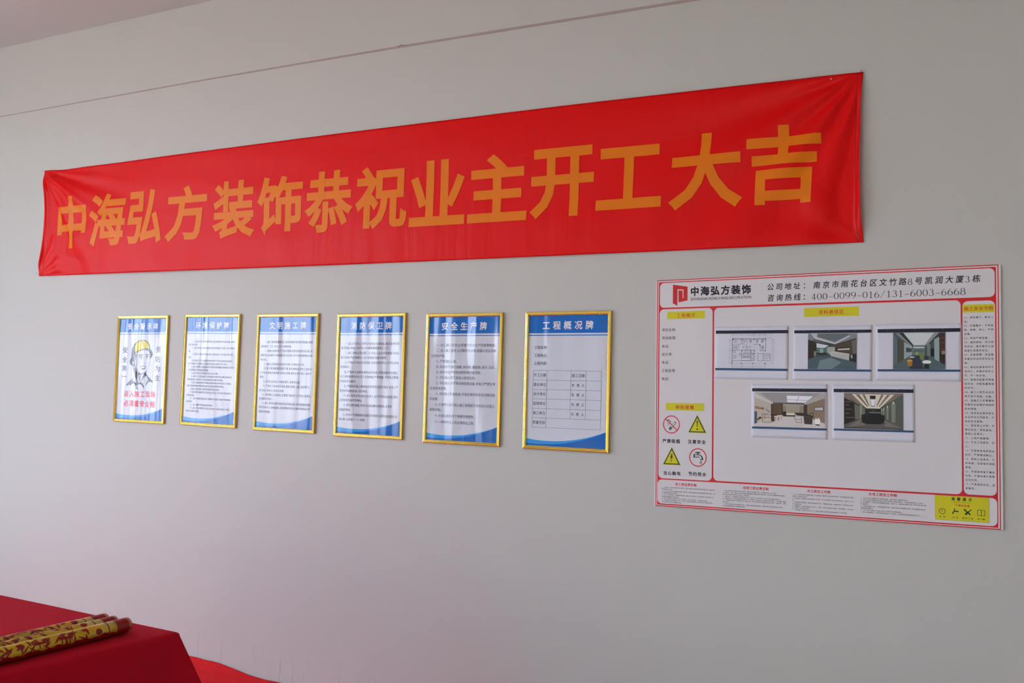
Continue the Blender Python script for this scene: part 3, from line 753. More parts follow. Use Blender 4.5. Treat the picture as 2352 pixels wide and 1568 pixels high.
k.ring(-.5813, -.1292, .0330, .0368, B_RED, 0)
k.line([(-.5890, -.1500), (-.5640, -.1190)], .0100, B_BLACK, e); k.line([(-.5815, -.1400), (-.5660, -.1208)], .0068, B_WHITE, 2*e); k.line([(-.5850, -.1465), (-.5830, -.1440)], .0030, B_WHITE, 2*e)
k.line([(-.5900, -.1380), (-.5960, -.1290), (-.5890, -.1240), (-.5830, -.1190), (-.5930, -.1110)], (.0012, .0026), B_BLACK, e); k.line([(-.5890, -.1290), (-.5990, -.1220), (-.6020, -.1140), (-.5900, -.1090)], (.0010, .0018), B_BLACK, e)
k.line([(-.6060, -.1060), (-.5560, -.1525)], .0038, B_RED, 3*e)
k.build('no_smoking_symbol', pan); k = Ink(-T-.0006)
k.ring(-.4663, -.2592, .0330, .0370, B_RED, 0)
for cx in (-.4735, -.4665, -.4595): k.ring(cx, -.2395, .0024, .0042, B_BLACK, e, 14)
k.line([(-.4765, -.2395), (-.4570, -.2395)], .0016, B_BLACK, e); k.line([(-.4665, -.2400), (-.4665, -.2490)], .0040, B_BLACK, e)
k.line([(-.4830, -.2530), (-.4590, -.2530), (-.4520, -.2570), (-.4495, -.2670)], .0120, B_BLACK, e); k.line([(-.4800, -.2530), (-.4600, -.2530), (-.4545, -.2570), (-.4520, -.2645)], .0060, B_WHITE, 2*e)
k.line([(-.4830, -.2450), (-.4830, -.2610)], .0034, B_BLACK, 3*e); k.line([(-.4570, -.2668), (-.4430, -.2668)], .0030, B_BLACK, 3*e)
k.ring(-.4535, -.2800, .0028, .0048, B_BLACK, e, 16); k.poly([(-.4568, -.2770), (-.4502, -.2770), (-.4535, -.2705)], B_BLACK, e)
k.build('save_water_symbol', pan)
k = Ink(-T-.0006)
zr = [.2812-(.2812+.3258)*n_/41 for n_ in range(42)]
for s_, z in zip(RULES, zr): 
    x = .5315
    for ch in s_:
        u = .62 if ch.isdigit() else (.75 if ch == '、' and s_[:1].isdigit() and x < .545 else 1)
        k.text(ch, x, z, .00972, B_TEXT, .86, bold=.010, res=2); x += .00972*u
k.build('rules_lettering', pan)
k = Ink(-T-.0006)
for DD, x0, x1, zc_, st, hd, hx0, hx1 in ((D1, -.6202, -.3890, -.3866, .00742, '泥工岗位责任制', -.5630, -.4713), (D2, -.3603, -.1087, -.3850, .00748, '油漆工岗位责任制', -.2791, -.1761), (D3, -.0833, .1451, -.3833, .0074, '木工岗位工作制', -.0273, .0611), (D4, .1710, .4025, -.3816, .00743, '水电工岗位工作制', .1999, .3008)):
    k.spread(hd, hx0, hx1, zc_+.0102, zc_+.0212, B_PINK, .030)
    for n_, s_ in enumerate(DD):
        full = sum(1 if ord(c) > 127 else .5 for c in s_); p_ = .0056
        if x0+full*p_ > x1-.004: p_ = (x1-x0)/full
        x = x0
        for ch in s_:
            k.text(ch, x, zc_-st*n_, p_, B_TEXT, .90, .0049, bold=.008, res=1); x += p_*(1 if ord(ch) > 127 else .5)
k.build('duty_lettering', pan)
k = Ink(-T-.0006)
k.rect(.4310, .6093, -.4428, -.3556, B_GREEN); k.rect(.4315, .6088, -.4423, -.3561, B_YEL, .0001)
k.build('reminder_panel', pan)
k = Ink(-T-.0010)
k.spread('温馨提示', .4854, .5538, -.3712, -.3600, B_GREEN, .030); latin(k, 'REMINDER', .4945, .5489, -.3795, -.3751, B_GREEN, .004, 1, .35)
k.spread('下班四件事', .4990, .5451, -.3920, -.3848, B_RTXT, .03)
for s_, x0, x1 in (('关机', .4455, .4645), ('关水', .4893, .5075), ('收好工具', .5223, .5573), ('关门窗', .5712, .5948)): k.spread(s_, x0, x1, -.4346, -.4288, B_GREEN, .02, 1)
k.ring(.4551, -.4111, .0092, .0110, B_GREEN, 0, 30, 115, 425); k.line([(.4549, -.4005), (.4549, -.4135)], .0018, B_GREEN)
k.line([(.4930, -.4018), (.4985, -.4018)], .0020, B_BLACK); k.line([(.4957, -.4018), (.4957, -.4085)], .0026, B_BLACK); k.line([(.5080, -.4095), (.4950, -.4098), (.4910, -.4135), (.4900, -.4190)], .0036, B_BLACK); k.line([(.5078, -.4078), (.5078, -.4120)], .0026, B_BLACK)
k.line([(.5300, -.4030), (.5370, -.4090), (.5485, -.4190)], (.0040, .0050), B_GREEN); k.line([(.5500, -.4015), (.5400, -.4110), (.5310, -.4190)], (.0016, .0080), B_GREEN); k.ring(.5500, -.4020, .0010, .0024, B_GREEN, 0, 10); k.ring(.5300, -.4030, .0014, .0038, B_GREEN, 0, 10, -30, 250)
k.frame(.5707, .5956, -.4200, -.3996, .0016, B_GREEN); k.line([(.5831, -.4198), (.5831, -.3998)], .0014, B_GREEN, .0001); k.line([(.5800, -.4098), (.5862, -.4098)], .0008, B_GREEN, .0001)
k.build('reminder_print', pan)

# ------------------------------------------------------------------ sheets of paper hung on the board
SH = [(-1.2936, .1744, .0079), (-.9795, .1768, .0108), (-.6705, .1827, .0139), (-1.1395, -.0502, .0194), (-.8257, -.0441, .0201)]
SL = ['white paper with a black line floor plan, top left on the notice board', 'white paper with a picture of a reception desk, top middle on the notice board',
      'white paper with a lounge corridor picture, top right on the notice board', 'white paper with a bright picture of a tea room, lower left on the notice board', 'white paper with a dark picture of a meeting room, lower right on the notice board']
def C(r, g, b): return flat('c%02x%02x%02x' % (r, g, b), lin((r*1.12 if r*1.12 < 255 else 255, min(255, g*1.12), min(255, b*1.12))))
class Pic:
    def __init__(s, k, x0, y0, x1, y1, X0, Z0, X1, Z1): s.k = k; s.a = (x0, y0, x1, y1); s.b = (X0, Z0, X1, Z1); s.n = 0
    def m(s, p): x0, y0, x1, y1 = s.a; X0, Z0, X1, Z1 = s.b; return (X0+(p[0]-x0)/(x1-x0)*(X1-X0), Z0+(p[1]-y0)/(y1-y0)*(Z1-Z0))
    def __call__(s, pts, c): s.n += 1; s.k.poly([s.m(p) for p in pts], C(*c), .000012*s.n); return s
    def R(s, x0, y0, x1, y1, c): return s([(x0, y0), (x1, y0), (x1, y1), (x0, y1)], c)
    def L(s, pts, w_, c): s.n += 1; s.k.line([s.m(p) for p in pts], w_, C(*c), .000012*s.n); return s
    def E(s, cx, cy, rx, ry, c): return s([(cx+rx*math.cos(t*.3927), cy+ry*math.sin(t*.3927)) for t in range(16)], c)
def pic_reception(k):
    p = Pic(k, 0, 0, 1000, 740, -.0895, .0740, .0920, -.0612)
    p.R(0, 0, 1000, 740, (52, 66, 72)); p([(0, 0), (560, 0), (1000, 0), (1000, 110), (560, 235), (0, 130)], (118, 124, 130))
    p([(60, 0), (200, 0), (180, 70), (560, 190), (850, 40), (880, 60), (560, 225), (150, 120)], (176, 178, 184)); p([(200, 0), (830, 0), (845, 30), (560, 165), (215, 75)], (92, 100, 106))
    p([(120, 110), (560, 225), (1000, 95), (1000, 125), (560, 245), (100, 130)], (60, 50, 46))
    p([(0, 120), (130, 170), (180, 235), (180, 480), (0, 545)], (44, 36, 32)); p([(180, 200), (430, 250), (330, 310), (180, 290)], (196, 200, 206)); p.R(180, 300, 560, 440, (80, 100, 100)); p.R(250, 320, 320, 410, (120, 160, 152)); p.R(170, 400, 400, 440, (34, 34, 34))
    p.R(400, 280, 560, 400, (150, 152, 150)); p([(560, 230), (1000, 130), (1000, 560), (560, 420)], (70, 60, 50)); p([(580, 300), (870, 285), (870, 345), (580, 350)], (30, 26, 22)); p([(620, 320), (860, 305), (860, 340), (620, 345)], (190, 184, 170)); p([(900, 150), (1000, 120), (1000, 560), (930, 500)], (96, 92, 88))
    p([(430, 390), (560, 380), (860, 430), (850, 560), (480, 470)], (164, 168, 166)); p([(430, 390), (560, 378), (860, 425), (862, 436), (560, 392)], (200, 200, 198)); p([(170, 480), (480, 470), (850, 565), (1000, 560), (1000, 740), (0, 740), (0, 540)], (66, 84, 92)); p([(250, 560), (480, 500), (700, 600), (500, 740), (200, 740)], (104, 122, 128)); p([(860, 430), (1000, 420), (1000, 600), (850, 560)], (28, 26, 28))
    p([(880, 460), (910, 430), (925, 500), (900, 530)], (150, 150, 150)); p.E(150, 420, 28, 60, (120, 112, 104))
def pic_lounge(k):
    p = Pic(k, 796, 170, 1420, 615, -.0857, .0722, .0938, -.0618)
    p.R(796, 170, 1420, 615, (70, 82, 84)); p([(920, 172), (1290, 172), (1175, 325), (1045, 325)], (188, 192, 196)); p([(860, 175), (920, 172), (1045, 325), (1030, 332)], (36, 40, 42)); p([(825, 182), (870, 175), (1030, 335), (1030, 350)], (120, 128, 130)); p([(1290, 172), (1350, 172), (1200, 330), (1175, 325)], (130, 138, 138)); p([(1350, 172), (1418, 172), (1240, 330), (1200, 335)], (52, 58, 60))
    p([(796, 185), (850, 235), (855, 540), (800, 580)], (84, 98, 106)); p([(850, 235), (925, 280), (925, 500), (855, 545)], (74, 68, 56)); p.L([(855, 240), (855, 540)], .0016, (30, 26, 24)); p([(930, 285), (1030, 340), (1030, 440), (930, 495)], (140, 152, 156)); p([(955, 350), (1025, 365), (1025, 405), (955, 410)], (60, 66, 70))
    p.R(1040, 330, 1180, 450, (96, 112, 110)); p([(1040, 345), (1180, 345), (1170, 358), (1050, 358)], (200, 204, 206)); p.R(1050, 375, 1170, 410, (74, 94, 90)); p([(1180, 330), (1290, 310), (1290, 470), (1180, 450)], (66, 74, 74)); p.R(1205, 310, 1245, 460, (100, 116, 116)); p.R(1250, 365, 1290, 460, (26, 30, 32))
    p([(1290, 255), (1350, 225), (1352, 535), (1295, 490)], (134, 152, 156)); p([(1350, 200), (1420, 170), (1420, 560), (1355, 535)], (60, 38, 32))
    for y in (235, 290, 375): p.L([(1360, y+12), (1420, y-4)], .0007, (160, 90, 76))
    p.R(1380, 395, 1420, 435, (130, 128, 110)); p([(1352, 430), (1420, 440), (1420, 560), (1355, 535)], (44, 30, 26))
    p([(796, 590), (930, 495), (1040, 445), (1180, 450), (1290, 490), (1420, 565), (1420, 615), (796, 615)], (72, 90, 94)); p([(1040, 450), (1125, 450), (1165, 615), (995, 615)], (40, 50, 66))
    p([(966, 515), (1033, 515), (1028, 575), (1000, 582), (972, 575)], (150, 108, 34)); p.E(1000, 512, 34, 12, (190, 148, 42)); p.E(1028, 470, 30, 9, (196, 180, 176)); p.R(1012, 478, 1044, 495, (54, 40, 36))
    p.E(1203, 528, 53, 22, (206, 204, 198)); p([(1180, 548), (1225, 548), (1235, 610), (1170, 610)], (26, 26, 28)); p([(1118, 435), (1170, 430), (1165, 500), (1122, 495)], (104, 116, 40)); p.E(1085, 425, 18, 20, (134, 148, 76)); p.R(1175, 455, 1225, 500, (40, 46, 56))
def pic_tea(k):
    p = Pic(k, 565, 925, 1437, 1350, -.1345, .0710, .1390, -.0600)
    p.R(565, 925, 1437, 1355, (150, 142, 140)); p([(565, 925), (1437, 925), (1437, 990), (1200, 1080), (800, 1060), (565, 970)], (160, 156, 156)); p([(640, 925), (1400, 925), (1190, 1050), (800, 1050)], (142, 138, 138)); p([(972, 960), (1300, 965), (1200, 1045), (980, 1042)], (214, 214, 226)); p.L([(1128, 965), (1090, 1045)], .002, (150, 148, 150)); p.L([(978, 1012), (1240, 1018)], .002, (150, 148, 150))
    p([(565, 975), (790, 1065), (790, 1210), (565, 1330)], (172, 162, 154)); p([(565, 925), (565, 985), (800, 1070), (800, 1050)], (186, 182, 180)); p([(1190, 1080), (1437, 990), (1437, 1300), (1300, 1250), (1190, 1210)], (126, 110, 94)); p.R(775, 1065, 925, 1210, (70, 54, 44)); p.R(805, 1075, 905, 1205, (84, 66, 50)); p.R(925, 1088, 1180, 1200, (130, 120, 104)); p.R(965, 1088, 1130, 1180, (150, 142, 124)); p.R(1180, 1070, 1225, 1210, (52, 48, 44))
    for x in (1000, 1030, 1065, 1095): p.L([(x, 1090), (x, 1180)], .0006, (104, 96, 84))
    p([(800, 1050), (1190, 1055), (1180, 1070), (800, 1062)], (60, 54, 52)); p([(575, 1100), (686, 1115), (686, 1140), (575, 1128)], (120, 72, 48))
    for x in (590, 612, 634, 656): p.E(x, 1118, 7, 7, (200, 160, 120))
    p([(1312, 1100), (1420, 1095), (1420, 1145), (1312, 1145)], (52, 46, 44)); p([(1318, 1106), (1414, 1101), (1414, 1139), (1318, 1139)], (176, 176, 180)); p.L([(715, 1130), (735, 1155), (760, 1160), (740, 1175)], .0022, (44, 40, 42)); p.R(565, 1165, 598, 1320, (66, 82, 92))
    p([(565, 1330), (790, 1215), (1190, 1215), (1437, 1300), (1437, 1355), (565, 1355)], (190, 182, 182)); p([(600, 1240), (665, 1215), (775, 1255), (775, 1300), (690, 1300), (600, 1270)], (184, 174, 156)); p([(600, 1260), (640, 1225), (665, 1250), (600, 1280)], (70, 62, 40)); 
    for a in ([(670, 1195), (670, 1300)], [(670, 1300), (780, 1302)], [(780, 1302), (780, 1205)], [(670, 1195), (750, 1200)], [(700, 1200), (700, 1270)], [(670, 1240), (780, 1245)]): p.L(a, .0016, (50, 40, 38))
    p([(770, 1195), (885, 1200), (900, 1215), (850, 1235), (780, 1225)], (64, 38, 32)); p([(780, 1225), (820, 1230), (820, 1290), (785, 1290)], (70, 40, 34))
    for x, y in ((850, 1225), (890, 1215)): p.E(x, y, 40, 9, (196, 186, 172)); p.L([(x-15, y+8), (x-18, y+60)], .0016, (90, 52, 40)); p.L([(x+15, y+8), (x+12, y+50)], .0016, (90, 52, 40))
    p([(970, 1180), (1065, 1178), (1070, 1215), (965, 1218)], (206, 198, 182)); p.R(965, 1205, 1075, 1222, (40, 38, 44)); p.R(925, 1160, 968, 1222, (44, 38, 36)); p.L([(890, 1135), (892, 1200)], .0022, (110, 94, 60)); p([(1075, 1170), (1180, 1175), (1310, 1215), (1300, 1225), (1100, 1205)], (50, 38, 32)); p([(1180, 1215), (1290, 1225), (1285, 1315), (1190, 1310)], (64, 54, 50))
    for x in (1195, 1215, 1235, 1255, 1275): p.L([(x, 1222), (x, 1312)], .0014, (36, 30, 30))
    for a in ([(1065, 1215), (1090, 1290)], [(1090, 1290), (1160, 1298)], [(1160, 1298), (1150, 1220)], [(1085, 1250), (1155, 1255)], [(1250, 1175), (1300, 1170)], [(1258, 1175), (1258, 1220)], [(1295, 1170), (1290, 1220)]): p.L(a, .0014, (40, 34, 34))
    p([(1090, 1232), (1150, 1236), (1150, 1246), (1090, 1242)], (210, 206, 204)); p([(1315, 1260), (1330, 1230), (1345, 1250), (1362, 1228), (1385, 1262), (1375, 1312), (1320, 1308)], (226, 220, 220)); p([(1320, 1308), (1375, 1312), (1370, 1332), (1325, 1320)], (100, 70, 56))
def pic_meeting(k):
    p = Pic(k, 208, 902, 916, 1330, -.1037, .0730, .1080, -.0590)
    p.R(208, 902, 916, 1335, (40, 40, 38)); p([(208, 902), (916, 902), (916, 920), (640, 1080), (480, 1080), (208, 960)], (120, 106, 96)); p([(305, 915), (815, 918), (640, 1088), (480, 1085)], (206, 196, 180))
    for a in ([(350, 918), (395, 920), (500, 1060), (490, 1068)], [(430, 920), (462, 920), (520, 1056), (510, 1060)], [(660, 920), (690, 920), (610, 1060), (600, 1058)], [(730, 922), (765, 922), (640, 1065), (628, 1062)]): p(a, (112, 104, 94))
    p([(522, 932), (594, 932), (580, 1062), (538, 1062)], (34, 32, 32)); p([(530, 975), (588, 975), (578, 1055), (542, 1055)], (214, 214, 230)); p([(480, 1085), (640, 1088), (635, 1096), (485, 1094)], (70, 62, 54)); p.R(480, 1094, 650, 1180, (34, 36, 34)); p.R(515, 1130, 650, 1142, (108, 116, 110)); p.R(545, 1100, 580, 1120, (50, 60, 58))
    p([(208, 970), (335, 1025), (335, 1225), (208, 1290)], (34, 24, 24))
    for y, l in ((1005, 60), (1045, 50), (1100, 80), (1150, 50), (1200, 110)): p.L([(225, y), (225+l, y+(8 if y < 1100 else 0))], .0011, (150, 138, 122))
    p([(335, 1035), (465, 1080), (465, 1200), (345, 1225)], (96, 98, 88)); p([(405, 1040), (430, 1060), (425, 1205), (405, 1210)], (134, 132, 118)); p([(285, 970), (345, 1012), (335, 1016), (280, 975)], (40, 34, 34))
    p([(650, 1085), (916, 915), (916, 1315), (700, 1225)], (78, 84, 78))
    for x, y, w_, h in ((803, 1000, 26, 250), (733, 1048, 14, 170), (690, 1075, 9, 130), (665, 1088, 7, 110)): p([(x-4, y), (x+4, y), (x+w_, y+34), (x+w_*.8, y+h), (x-w_*.8, y+h), (x-w_, y+34)], (120, 122, 110)); p([(x-3, y), (x+3, y), (x+w_*.5, y+30), (x-w_*.5, y+30)], (196, 188, 168))
    p([(208, 1290), (440, 1200), (680, 1205), (916, 1310), (916, 1335), (208, 1335)], (86, 82, 80)); p([(240, 1315), (420, 1215), (470, 1290)], (112, 104, 98)); p([(690, 1225), (890, 1310), (700, 1300)], (112, 104, 98)); p([(420, 1180), (470, 1150), (640, 1150), (700, 1185), (690, 1260), (640, 1275), (480, 1275), (425, 1250)], (20, 20, 22))
    for x, y in ((430, 1180), (455, 1172), (660, 1175), (690, 1180)): p([(x-12, y-18), (x+8, y-14), (x+12, y+40), (x-6, y+40)], (16, 16, 18))
    for x in (430, 690): p.L([(x-25, 1265), (x, 1250), (x+22, 1268)], .0018, (22, 22, 24))
    p.L([(208, 1322), (916, 1334)], .0018, (30, 28, 30))
def pic_plan(k):
    x0, y0, x1, y1 = 87, 158, 982, 648
    def m(x, y): return (-.1452+(x-87)/895*.2927, .0888-(y-155)/490*.1583)
    def ln(a, b, t=.0007, c=P_INK): k.line([m(*a), m(*b)], t, c)
    def bx(xa, ya, xb, yb, t=.0007, c=P_INK): ln((xa, ya), (xb, ya), t, c); ln((xa, yb), (xb, yb), t, c); ln((xa, ya), (xa, yb), t, c); ln((xb, ya), (xb, yb), t, c)
    def sq(x, y, s_=8, c=P_NAVY): a = m(x-s_, y+s_); b = m(x+s_, y-s_); k.rect(a[0], b[0], a[1], b[1], c)
    bx(297, 262, 405, 328); bx(405, 262, 425, 328); bx(440, 262, 488, 328); bx(297, 328, 378, 395); ln((297, 262), (712, 262), .0012); ln((297, 262), (297, 565), .0014); ln((712, 262), (712, 405), .0010); ln((645, 405), (712, 405), .0012)
    ln((297, 252), (530, 252), .0007, B_PINK); ln((600, 252), (770, 250), .0007, mat('plan_green', (.10, .30, .18), .6)); bx(415, 400, 532, 490, .0012); bx(415, 490, 532, 525); ln((297, 400), (415, 400)); bx(532, 440, 572, 527, .0011); ln((297, 527), (572, 527), .0010); ln((565, 328), (640, 328), .0010); ln((645, 328), (645, 405), .0010)
    bx(460, 395, 530, 422); bx(530, 395, 566, 440); bx(615, 440, 768, 527, .0010); ln((680, 470), (768, 470)); ln((680, 440), (680, 527)); ln((700, 490), (700, 527)); ln((735, 490), (735, 527)); ln((680, 490), (768, 490))
    for x, y in ((525, 285), (608, 285), (670, 285), (675, 365)): bx(x-16, y-22, x+16, y+22, .0006, P_LINE); bx(x-7, y-14, x+7, y+14, .0009); ln((x, y-20), (x, y+20))
    bx(312, 345, 362, 378, .0009); ln((320, 362), (355, 362), .0016); bx(428, 348, 440, 372, .0006); bx(462, 346, 492, 376, .0007); bx(512, 348, 524, 372, .0006); ln((477, 350), (477, 372), .0012); bx(430, 442, 515, 475, .0009); bx(440, 450, 505, 467, .0006)
    for x, y, r_ in ((335, 290, 18), (460, 285, 16), (330, 420, 14), (330, 480, 20), (395, 450, 14), (550, 460, 10), (550, 500, 10), (690, 455, 9), (720, 455, 9), (745, 455, 9)): a = m(x, y); k.ring(a[0], a[1], r_*.00022, r_*.00032, P_LINE, 0, 10)
    for x in range(440, 520, 14): sq(x, 434, 3, P_LINE); sq(x, 482, 3, P_LINE)
    for x, y in ((305, 268), (420, 270), (568, 268), (708, 268), (300, 405), (418, 405), (572, 405), (708, 405), (293, 562), (416, 562), (560, 562), (313, 262), (572, 262), (640, 335), (572, 440)): sq(x, y, 5)
    sq(706, 562, 6, B_LOGO); ln((297, 555), (720, 555), .0005, P_LINE); ln((297, 568), (720, 568), .0005, P_LINE)
    for y in (210, 218, 592, 604): ln((297, y), (710, y), .0004, P_LINE)
    for x in (262, 270, 795, 805): ln((x, 265), (x, 560), .0004, P_LINE)
    for x in (298, 420, 565, 708):
        for y in (205, 215, 590, 605): sq(x, y, 3, P_LINE)
        ln((x, 205), (x, 250), .0004, P_LINE); ln((x, 570), (x, 615), .0004, P_LINE)
    for y in (270, 405, 558):
        for x in (255, 268, 800, 810): sq(x, y, 3, P_LINE)
    ln((775, 200), (775, 580), .0003, P_LINE)
BARS = [(-.1455, .1476, .0762, .0886, -.0706, -.0620), (-.1430, .1460, .0760, .0875, -.0700, -.0622), (-.1408, .1450, .0730, .0862, -.0705, -.0628), (-.1438, .1472, .0751, .0876, -.0706, -.0630), (-.1418, .1450, .0752, .0879, -.0692, -.0620)]
for i in range(5):
    cx, cz, a = SH[i]
    t = tag(empty('printed_sheet', (cx, -T-.0010, H+cz), (0, -a, 0)), SL[i], 'paper', 'printed papers on the notice board')
    ph = i*1.7
    def fp(u, v):
        x = -.1485+.297*u; z = -.105+.210*v; return (x, -.0006-.0004*math.sin(u*math.pi)*math.sin(v*3+ph)-.0007*max(0, abs(u-.5)*2-.86)/.14*(.5+.5*math.sin(v*6+ph)), z)
    g = MB().grid(24, 16, fp).build('paper_sheet', P_WHITE, t, True); s_ = g.modifiers.new('thick', 'SOLIDIFY'); s_.thickness = .0002; s_.offset = -1
    k = Ink(-.0022)
    b0, b1, n0, n1, l0, l1 = BARS[i]
    k.rect(b0, b1, n0, n1, P_NAVY); k.rect(b0, b1, l0, l1, P_BLUE); k.rect(b0, b1, l1-.0010, l1, P_NAVY, .0001)
    k.text('中海弘方装饰', .0870, (n0+n1)/2, .0052, flat('dim_brown', (60, 48, 52)), .9, bold=.01, dy=.0002)
    for x in ((-.130, -.034, .062) if i == 3 else (-.105, -.010, .086)):
        if i: k.line([(x, n1-.001), (x-.0012, n1-.0055)], .0011, P_LINE, .0002)
    k.build('printed_bars', g)
    k = Ink(-.0023); (pic_plan, pic_reception, pic_lounge, pic_tea, pic_meeting)[i](k); k.build('floor_plan' if i == 0 else 'picture', g)
    for x, z in ((-.1465, .103), (.1465, .103)): MB().tube((x*.985, -.0010, z*.97), (x*.985, -.0040, z*.97), .0012, 8).build('pin', M_STEEL, t)

# ------------------------------------------------------------------ table, cloth, party poppers
TX1, TX0, TY1, TY0, TZ = -2.520, -4.15, -1.758, -2.46, .75
tb = tag(empty('table', ((TX0+TX1)/2, (TY0+TY1)/2, 0)), 'rectangular table hidden under the red tablecloth by the wall', 'table')
hx, hy2 = (TX1-TX0)/2-.012, (TY1-TY0)/2-.012
bevel(MB().box(-hx, hx, -hy2, hy2, TZ-.032, TZ-.006).build('tabletop', M_WOOD, tb))
for sx_ in (-1, 1):
    for sy_ in (-1, 1):
        x, y = sx_*(hx-.06), sy_*(hy2-.05); MB().box(x-.02, x+.02, y-.02, y+.02, 0, TZ-.033).build('leg', M_DARK, tb)
tcl = tag(empty('tablecloth', ((TX0+TX1)/2, (TY0+TY1)/2, TZ)), 'plain red tablecloth draped over the table in the lower left', 'tablecloth')
def perim(n=70):
    P = []
    cs = [(TX1, TY1), (TX0, TY1), (TX0, TY0), (TX1, TY0)]
    for i in range(4):
        a, b = cs[i], cs[(i+1) % 4]; L = math.hypot(b[0]-a[0], b[1]-a[1]); nn = n if i % 2 == 0 else n//2
        for j in range(nn):
            # denser near the corners
            t = j/nn; t = t-.9/(2*math.pi)*math.sin(2*math.pi*t)
            P.append((a[0]+(b[0]-a[0])*t, a[1]+(b[1]-a[1])*t, min(t, 1-t)*L, i, t))
    return P
PP = perim(); OT = Vector(((TX0+TX1)/2, (TY0+TY1)/2, TZ))
def edge_out(x, y, dc, side, t, d):
    nx, ny = ((0, 1), (-1, 0), (0, -1), (1, 0))[side]
    cxs = 1 if x > (TX0+TX1)/2 else -1; cys = 1 if y > (TY0+TY1)/2 else -1
    pk = math.exp(-(dc/((.005+.045*d) if side == 3 and cys > 0 else (.014+.10*d)))**1.5)           # corner fold sticks out diagonally
    flat_ = .010+.03*d+.014*d*math.sin((x+y)*17+side)*(1-pk)
    fd = min(d, .20)+.15*max(0, d-.20)
    ox = nx*flat_*(1-pk)+cxs*pk*(.008+.44*fd); oy = ny*flat_*(1-pk)+cys*pk*(.008+.27*fd)
    return ox, oy
V = []; F = []; n = len(PP)
for (x, y, dc, sd_, t) in PP:  # inner ring on the top
    V.append(Vector((OT.x+(x-OT.x)*.55, OT.y+(y-OT.y)*.35, TZ))-OT)
rings = [(.93, None), (.985, None), (None, 0.0), (None, .004), (None, .012)]+[(None, .012+.60*(k_/18)**1.0) for k_ in range(1, 19)]
V0 = [V]
for s_, d in rings:
    R = []
    for (x, y, dc, sd_, t) in PP:
        if s_ is not None:
            q_ = Vector((OT.x+(x-OT.x)*s_, OT.y+(y-OT.y)*s_, TZ))
        else:
            if d <= .012: kk = math.sqrt(max(0, 1-(1-d/.012)**2)); ox, oy = edge_out(x, y, dc, sd_, t, 0); q_ = Vector((x+ox*kk, y+oy*kk, TZ-d))
            else: ox, oy = edge_out(x, y, dc, sd_, t, d-.012); q_ = Vector((x+ox, y+oy, TZ-d))
        if q_.z > TZ-.005: q_.z += .0006+.0012*noise.noise(Vector((q_.x*3, q_.y*9, 0)))
        R.append(q_-OT)
    V0.append(R)
V = [v for R in V0 for v in R]
for r_ in range(len(V0)-1):
    for i in range(n): a = r_*n+i; b = r_*n+(i+1) % n; F.append((a, a+n, b+n, b))
F.append(tuple(range(n)))
top = link('cloth', V, F, M_CLOTH, tcl, True); s_ = top.modifiers.new('thick', 'SOLIDIFY'); s_.thickness = .0008; s_.offset = 1
# small overlap of a second fold of the cloth along the rear edge
V = []; F = []
for i in range(25):
    u = i/24; x = TX0+.03+(-3.155-TX0-.03)*u
    for v, dy in enumerate((-.34, -.20, -.06, .012)): V.append(Vector((x-(.30-.1*v)*(u > .9)*(u-.9)*4, TY1+dy, TZ+.0028+.0015*math.sin(u*3.1)+(.0035 if u > .96 else 0)-(.002 if v == 3 else 0)))-OT)
for i in range(24):
    for v in range(3): a = i*4+v; F.append((a, a+4, a+5, a+1))
